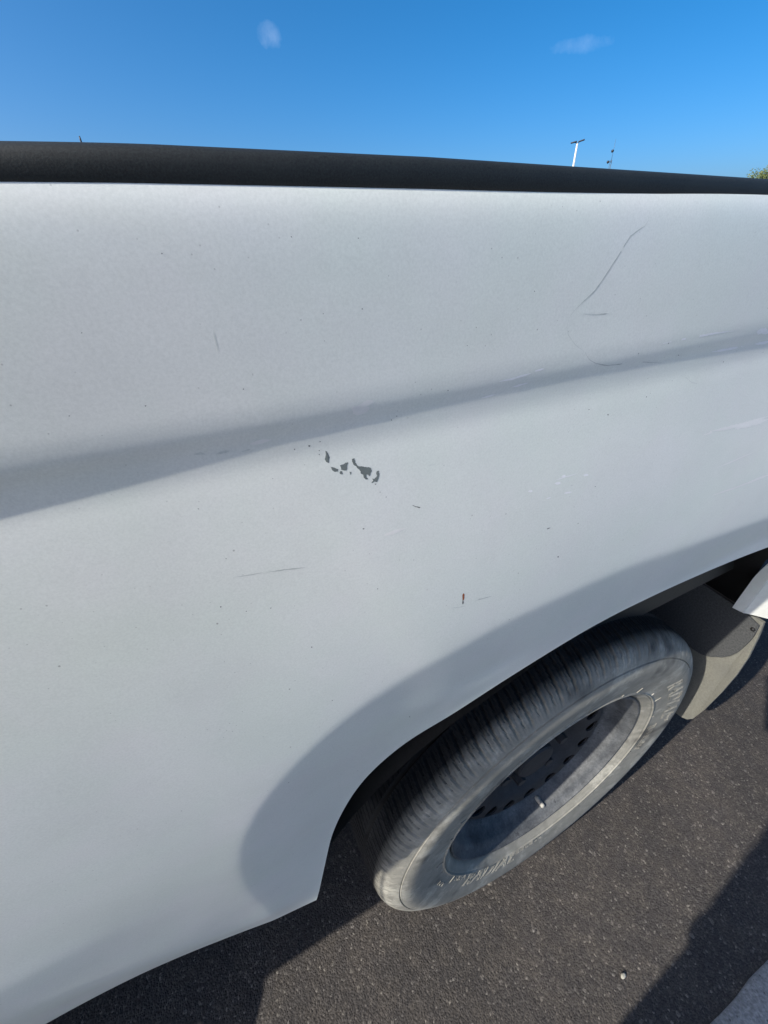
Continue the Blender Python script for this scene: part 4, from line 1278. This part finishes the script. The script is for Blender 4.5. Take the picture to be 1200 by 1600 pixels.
# street lamp with two flat heads
p0 = polar(45.45, 45)
lamp = empty('street_lamp', p0, 'pale street lamp pole with two flat dark heads, above the black bed rail', 'street lamp')
top = 1.12 + 45 * math.tan(D(7.0))
b = bmesh.new(); bm_tube(b, [p0, p0 + Vector((0, 0, top * 0.5)), p0 + Vector((0, 0, top - 0.02))], [0.105, 0.085, 0.065], 16)
bm_box(b, p0.x - 0.17, p0.x + 0.17, p0.y - 0.17, p0.y + 0.17, 0.0, 0.05, 0.01)
link('pole', from_bm('pole', b), [M_CONCRETE], lamp)
ax = Vector((math.cos(D(45)), -math.sin(D(45)), 0))
for sg, tilt in ((-1, -0.02), (1, 0.10)):
    b = bmesh.new()
    c = p0 + Vector((0, 0, top + 0.06)) + ax * 0.27 * sg + Vector((0, 0, tilt * 0.5))
    bm_box(b, -0.22, 0.22, -0.14, 0.14, -0.035, 0.035, 0.02)
    rot = Matrix.Rotation(-D(45), 4, 'Z') @ Matrix.Rotation(-0.22 if sg > 0 else -0.16, 4, 'Y')
    for v in b.verts: v.co = rot @ v.co + c
    bm_tube(b, [p0 + Vector((0, 0, top - 0.05)), c - ax * 0.1 * sg], 0.03, 8)
    link('lamp_head', from_bm('lamp_head', b), [M_LAMPHEAD], lamp)

# thin radio mast
p1 = polar(48.85, 95)
mast = empty('radio_mast', p1, 'thin grey radio mast with small aerials, right of the street lamp', 'mast')
mt_top = 1.12 + 95 * math.tan(D(7.05))
b = bmesh.new()
hs = mt_top * 0.80
legs3 = [(0.16 * math.cos(a), 0.16 * math.sin(a)) for a in (0.3, 0.3 + 2 * PI / 3, 0.3 + 4 * PI / 3)]
for lx, ly in legs3:
    bm_tube(b, [p1 + Vector((lx, ly, 0)), p1 + Vector((lx, ly, hs))], 0.022, 6)
nb = 26
for i in range(nb):
    for k in range(3):
        a_, c_ = legs3[k], legs3[(k + 1) % 3]
        bm_tube(b, [p1 + Vector((*a_, hs * i / nb)), p1 + Vector((*c_, hs * (i + 1) / nb))], 0.010, 4)
bm_tube(b, [p1 + Vector((0, 0, hs - 0.4)), p1 + Vector((0, 0, mt_top))], [0.03, 0.018], 6)
link('lattice', from_bm('lattice', b), [M_GALV], mast)
axm = Vector((math.cos(D(49)), -math.sin(D(49)), 0))
for dz, off, r_ in ((6.18, -0.10, 0.20), (5.38, -0.42, 0.20)):
    b = bmesh.new()
    c = p1 + Vector((0, 0, 1.12 + 95 * math.tan(D(dz)))) + axm * off
    bmesh.ops.create_cone(b, cap_ends=True, segments=16, radius1=r_, radius2=r_ * 0.8, depth=0.22, matrix=Matrix.Translation(c) @ Matrix.Rotation(D(80), 4, 'X'))
    bm_tube(b, [c, c - axm * off], 0.02, 6)
    link('aerial', from_bm('aerial', b), [M_LAMPHEAD], mast)

# tip of a far pole
p2 = polar(-2.68, 60)
pole = empty('utility_pole', p2, 'tip of a thin dark pole showing above the left end of the rail', 'pole')
b = bmesh.new(); hp = 1.12 + 60 * math.tan(D(8.06))
bm_tube(b, [p2, p2 + Vector((0, 0, hp - 0.25)), p2 + Vector((0, 0, hp))], [0.13, 0.075, 0.055], 10)
link('shaft', from_bm('shaft', b), [M_LAMPHEAD], pole)
b = bmesh.new()
bm_box(b, p2.x - 0.9, p2.x + 0.9, p2.y - 0.05, p2.y + 0.05, hp - 1.05, hp - 0.95, 0.01)
link('crossarm', from_bm('crossarm', b), [M_LAMPHEAD], pole)

# tree at the right edge
M_LEAF = plain('leaf_green', (0.085, 0.105, 0.030), 0.6, 0, 0.45, 1.6)
M_BARK = plain('bark', (0.10, 0.075, 0.05), 0.9, 0, 0.3, 8)
pt = polar(63.6, 38)
tree = empty('tree', pt, 'rounded yellow-green tree top just above the rail at the right edge', 'tree')
b = bmesh.new()
bm_tube(b, [pt, pt + Vector((0.05, 0.02, 0.9)), pt + Vector((0.0, 0.1, 1.7)), pt + Vector((0.1, 0.05, 2.6))], [0.17, 0.13, 0.10, 0.05], 10)
for k in range(7):
    a_ = k * 2.4; h0 = 1.2 + 0.18 * k
    e_ = pt + Vector((math.cos(a_) * 1.3, math.sin(a_) * 1.3, h0 + 1.0))
    bm_tube(b, [pt + Vector((0.03, 0.05, h0)), pt + Vector((math.cos(a_) * 0.6, math.sin(a_) * 0.6, h0 + 0.6)), e_], [0.06, 0.04, 0.015], 6)
link('trunk', from_bm('trunk', b), [M_BARK], tree)
clumps = []
for k in range(70):
    th = rng.uniform(0, 2 * PI); ph = math.acos(rng.uniform(-0.55, 1)); rr = rng.uniform(0.55, 1.0)
    clumps.append(pt + Vector((2.35 * rr * math.sin(ph) * math.cos(th), 2.35 * rr * math.sin(ph) * math.sin(th), 2.62 + 1.72 * rr * math.cos(ph))))
V = []; F = []
for c in clumps:
    for k in range(170):
        d_ = Vector(rng.normal(0, 1, 3)); d_ = d_.normalized() * (rng.uniform(0, 1) ** 0.5) * 0.48
        q_ = c + d_
        a_ = Vector(rng.normal(0, 1, 3)).normalized(); b_ = a_.orthogonal().normalized()
        L_ = rng.uniform(0.05, 0.09)
        i0 = len(V)
        V += [q_ - a_ * L_, q_ + b_ * L_ * 0.5, q_ + a_ * L_, q_ - b_ * L_ * 0.5]
        F.append((i0, i0 + 1, i0 + 2, i0 + 3))
cr = link('crown', mesh_np('crown', V, F), [M_LEAF], tree, smooth=False)

# ================================================================ PHOTOGRAPHER, standing just behind the camera
skin_m = plain('skin', (0.42, 0.26, 0.19), 0.55, 0, 0.06)
shirt_m = plain('dark_shirt_cloth', (0.05, 0.06, 0.09), 0.9, 0, 0.2, 60)
jean_m = plain('blue_denim', (0.06, 0.08, 0.13), 0.9, 0, 0.25, 120)
shoe_m = plain('dark_shoe', (0.03, 0.03, 0.03), 0.6)
hair_m = plain('dark_hair', (0.02, 0.015, 0.012), 0.5, 0, 0.4, 90)
J = {}
E_ = []
def jt(n, p, r, par=None):
    p = Vector(p) if n[1:2] == 'R' else Vector(p) + Vector((0, 0.028, 0))
    J[n] = (p, r, len(J))
    if par: E_.append((J[par][2], J[n][2]))
jt('pelvis', (-0.625, -0.505, 0.97), (0.150, 0.115))
jt('waist', (-0.625, -0.495, 1.12), (0.140, 0.105), 'pelvis')
jt('chest', (-0.62, -0.490, 1.33), (0.165, 0.115), 'waist')
jt('collar', (-0.615, -0.480, 1.45), (0.095, 0.075), 'chest')
jt('neck', (-0.605, -0.455, 1.535), (0.056, 0.056), 'collar')
jt('skull', (-0.592, -0.425, 1.625), (0.078, 0.090), 'neck')
jt('crown_', (-0.588, -0.425, 1.72), (0.070, 0.080), 'skull')
jt('hipR', (-0.545, -0.545, 0.90), (0.092, 0.092), 'pelvis')
jt('kneeR', (-0.535, -0.490, 0.49), (0.062, 0.062), 'hipR')
jt('ankR', (-0.545, -0.560, 0.10), (0.042, 0.042), 'kneeR')
jt('heelR', (-0.545, -0.570, 0.045), (0.045, 0.042), 'ankR')
jt('toeR', (-0.465, -0.400, 0.035), (0.042, 0.034), 'heelR')
jt('hipL', (-0.705, -0.475, 0.90), (0.092, 0.092), 'pelvis')
jt('kneeL', (-0.715, -0.410, 0.49), (0.062, 0.062), 'hipL')
jt('ankL', (-0.735, -0.485, 0.10), (0.042, 0.042), 'kneeL')
jt('heelL', (-0.735, -0.495, 0.045), (0.045, 0.042), 'ankL')
jt('toeL', (-0.680, -0.320, 0.035), (0.042, 0.034), 'heelL')
jt('shR', (-0.450, -0.565, 1.415), (0.064, 0.064), 'collar')
jt('elR', (-0.335, -0.475, 1.165), (0.046, 0.046), 'shR')
jt('wrR', (-0.360, -0.315, 1.035), (0.030, 0.027), 'elR')
jt('paR', (-0.382, -0.262, 1.045), (0.036, 0.020), 'wrR')
jt('shL', (-0.790, -0.405, 1.415), (0.064, 0.064), 'collar')
jt('elL', (-0.875, -0.440, 1.135), (0.046, 0.046), 'shL')
jt('wrL', (-0.800, -0.410, 0.930), (0.034, 0.034), 'elL')
jt('paL', (-0.765, -0.400, 0.875), (0.040, 0.030), 'wrL')
# fingers: relaxed on the left, closed round the phone's edge on the right
for i_, (ox, ln_) in enumerate(((-0.030, 0.062), (-0.010, 0.072), (0.010, 0.068), (0.028, 0.054))):
    base_ = Vector((-0.750 + 0.9 * ox, -0.400 - 0.44 * ox, 0.845))
    jt('fL%d' % i_, base_, (0.0095, 0.0095), 'paL')
    jt('gL%d' % i_, base_ + Vector((0.004, 0.010, -ln_ * 0.55)), (0.0085, 0.0085), 'fL%d' % i_)
    jt('hL%d' % i_, base_ + Vector((0.006, 0.004, -ln_)), (0.007, 0.007), 'gL%d' % i_)
    o_ = CAM - cU * (0.058 + 0.021 * i_) + cR * 0.020
    jt('fR%d' % i_, o_ - cF * 0.020 + cR * 0.012, (0.0095, 0.0095), 'paR')
    jt('gR%d' % i_, o_ - cF * 0.002 + cR * 0.008, (0.0085, 0.0085), 'fR%d' % i_)
    jt('hR%d' % i_, o_ + cF * 0.006 - cR * 0.018, (0.007, 0.007), 'gR%d' % i_)
jt('tL', (-0.735, -0.385, 0.870), (0.0105, 0.0105), 'paL'); jt('uL', (-0.725, -0.380, 0.835), (0.008, 0.008), 'tL')
o_ = CAM - cU * 0.085 - cF * 0.022
jt('tR', o_ + cR * 0.006, (0.0105, 0.0105), 'paR'); jt('uR', o_ - cR * 0.022 + cU * 0.012, (0.008, 0.008), 'tR')
pm = bpy.data.meshes.new('person')
pm.from_pydata([J[k][0] for k in J], E_, [])
po = bpy.data.objects.new('person_tmp', pm); COL.objects.link(po)
sk = po.modifiers.new('skin', 'SKIN'); sk.use_smooth_shade = True; sk.branch_smoothing = 0.6
for i_, k in enumerate(J):
    pm.skin_vertices[0].data[i_].radius = J[k][1]
pm.skin_vertices[0].data[0].use_root = True
sd = po.modifiers.new('sub', 'SUBSURF'); sd.levels = 2; sd.render_levels = 2
dg = bpy.context.evaluated_depsgraph_get()
pmesh = bpy.data.meshes.new_from_object(po.evaluated_get(dg)); pmesh.name = 'person'
COL.objects.unlink(po); bpy.data.objects.remove(po)
person = empty('person', (-0.625, -0.49, 0.0), 'person in dark shirt and jeans holding up a phone beside the truck', 'person')
body = link('body', pmesh, [skin_m, shirt_m, jean_m, shoe_m], person)
for p_ in pmesh.polygons:
    c = p_.center
    mi = 0
    if c.z < 0.075: mi = 3
    elif c.z < 0.99 and True: mi = 2
    elif c.z < 1.49 and c.z > 0.98:
        mi = 1
        if (c - Vector((-0.37, -0.27, 1.05))).length < 0.145: mi = 0
        if (c - Vector((-0.79, -0.405, 0.905))).length < 0.08: mi = 0
    p_.material_index = mi
b = bmesh.new()
bmesh.ops.create_uvsphere(b, u_segments=32, v_segments=20, radius=1.0)
hd = Vector((-0.592, -0.404, 1.70))
fwd = Vector((0.42, 0.90, -0.25)).normalized()
dele = []
for v in b.verts:
    v.co = hd + Vector((v.co.x * 0.090, v.co.y * 0.102, v.co.z * 0.105)) * (1 + 0.03 * mnoise.noise(v.co * 6))
    if (v.co - hd).dot(fwd) > 0.045 and v.co.z < hd.z + 0.045 or v.co.z < hd.z - 0.055: dele.append(v)
bmesh.ops.delete(b, geom=dele, context='VERTS')
link('hair', from_bm('hair', b), [hair_m], person)
b = bmesh.new()
side = fwd.cross(Vector((0, 0, 1))).normalized()
fc = Vector((-0.592, -0.397, 1.655)) + fwd * 0.083
bmesh.ops.create_uvsphere(b, u_segments=12, v_segments=8, radius=0.014, matrix=Matrix.Translation(fc + fwd * 0.010 - Vector((0, 0, 0.012))))
for sgn in (-1, 1):
    b2_ = bmesh.new()
    bmesh.ops.create_uvsphere(b2_, u_segments=12, v_segments=8, radius=0.016, matrix=Matrix.Translation(Vector((-0.595, -0.402, 1.655)) + side * 0.080 * sgn) @ Matrix.Diagonal((0.5, 1.0, 1.9, 1)))
    link('ear', from_bm('ear', b2_), [skin_m], person)
link('nose', from_bm('nose', b), [skin_m], person)
for sgn in (-1, 1):
    b = bmesh.new()
    bmesh.ops.create_uvsphere(b, u_segments=12, v_segments=8, radius=0.0115, matrix=Matrix.Translation(fc - fwd * 0.010 + side * 0.031 * sgn + Vector((0, 0, 0.018))))
    link('eye', from_bm('eye', b), [M_LAMPHEAD], person)

b = bmesh.new()
bm_box(b, -0.0365, 0.0365, -0.076, 0.076, -0.0038, 0.0038, 0.003)
pc = CAM - cF * 0.0085 - cR * 0.026 - cU * 0.062
rm = Matrix((cR, cU, -cF)).transposed()
for v in b.verts: v.co = rm @ v.co + pc
ph = link('phone', from_bm('phone', b), [M_BLACK])
ph['label'] = 'slim black phone held upright in the person\'s right hand'; ph['category'] = 'phone'
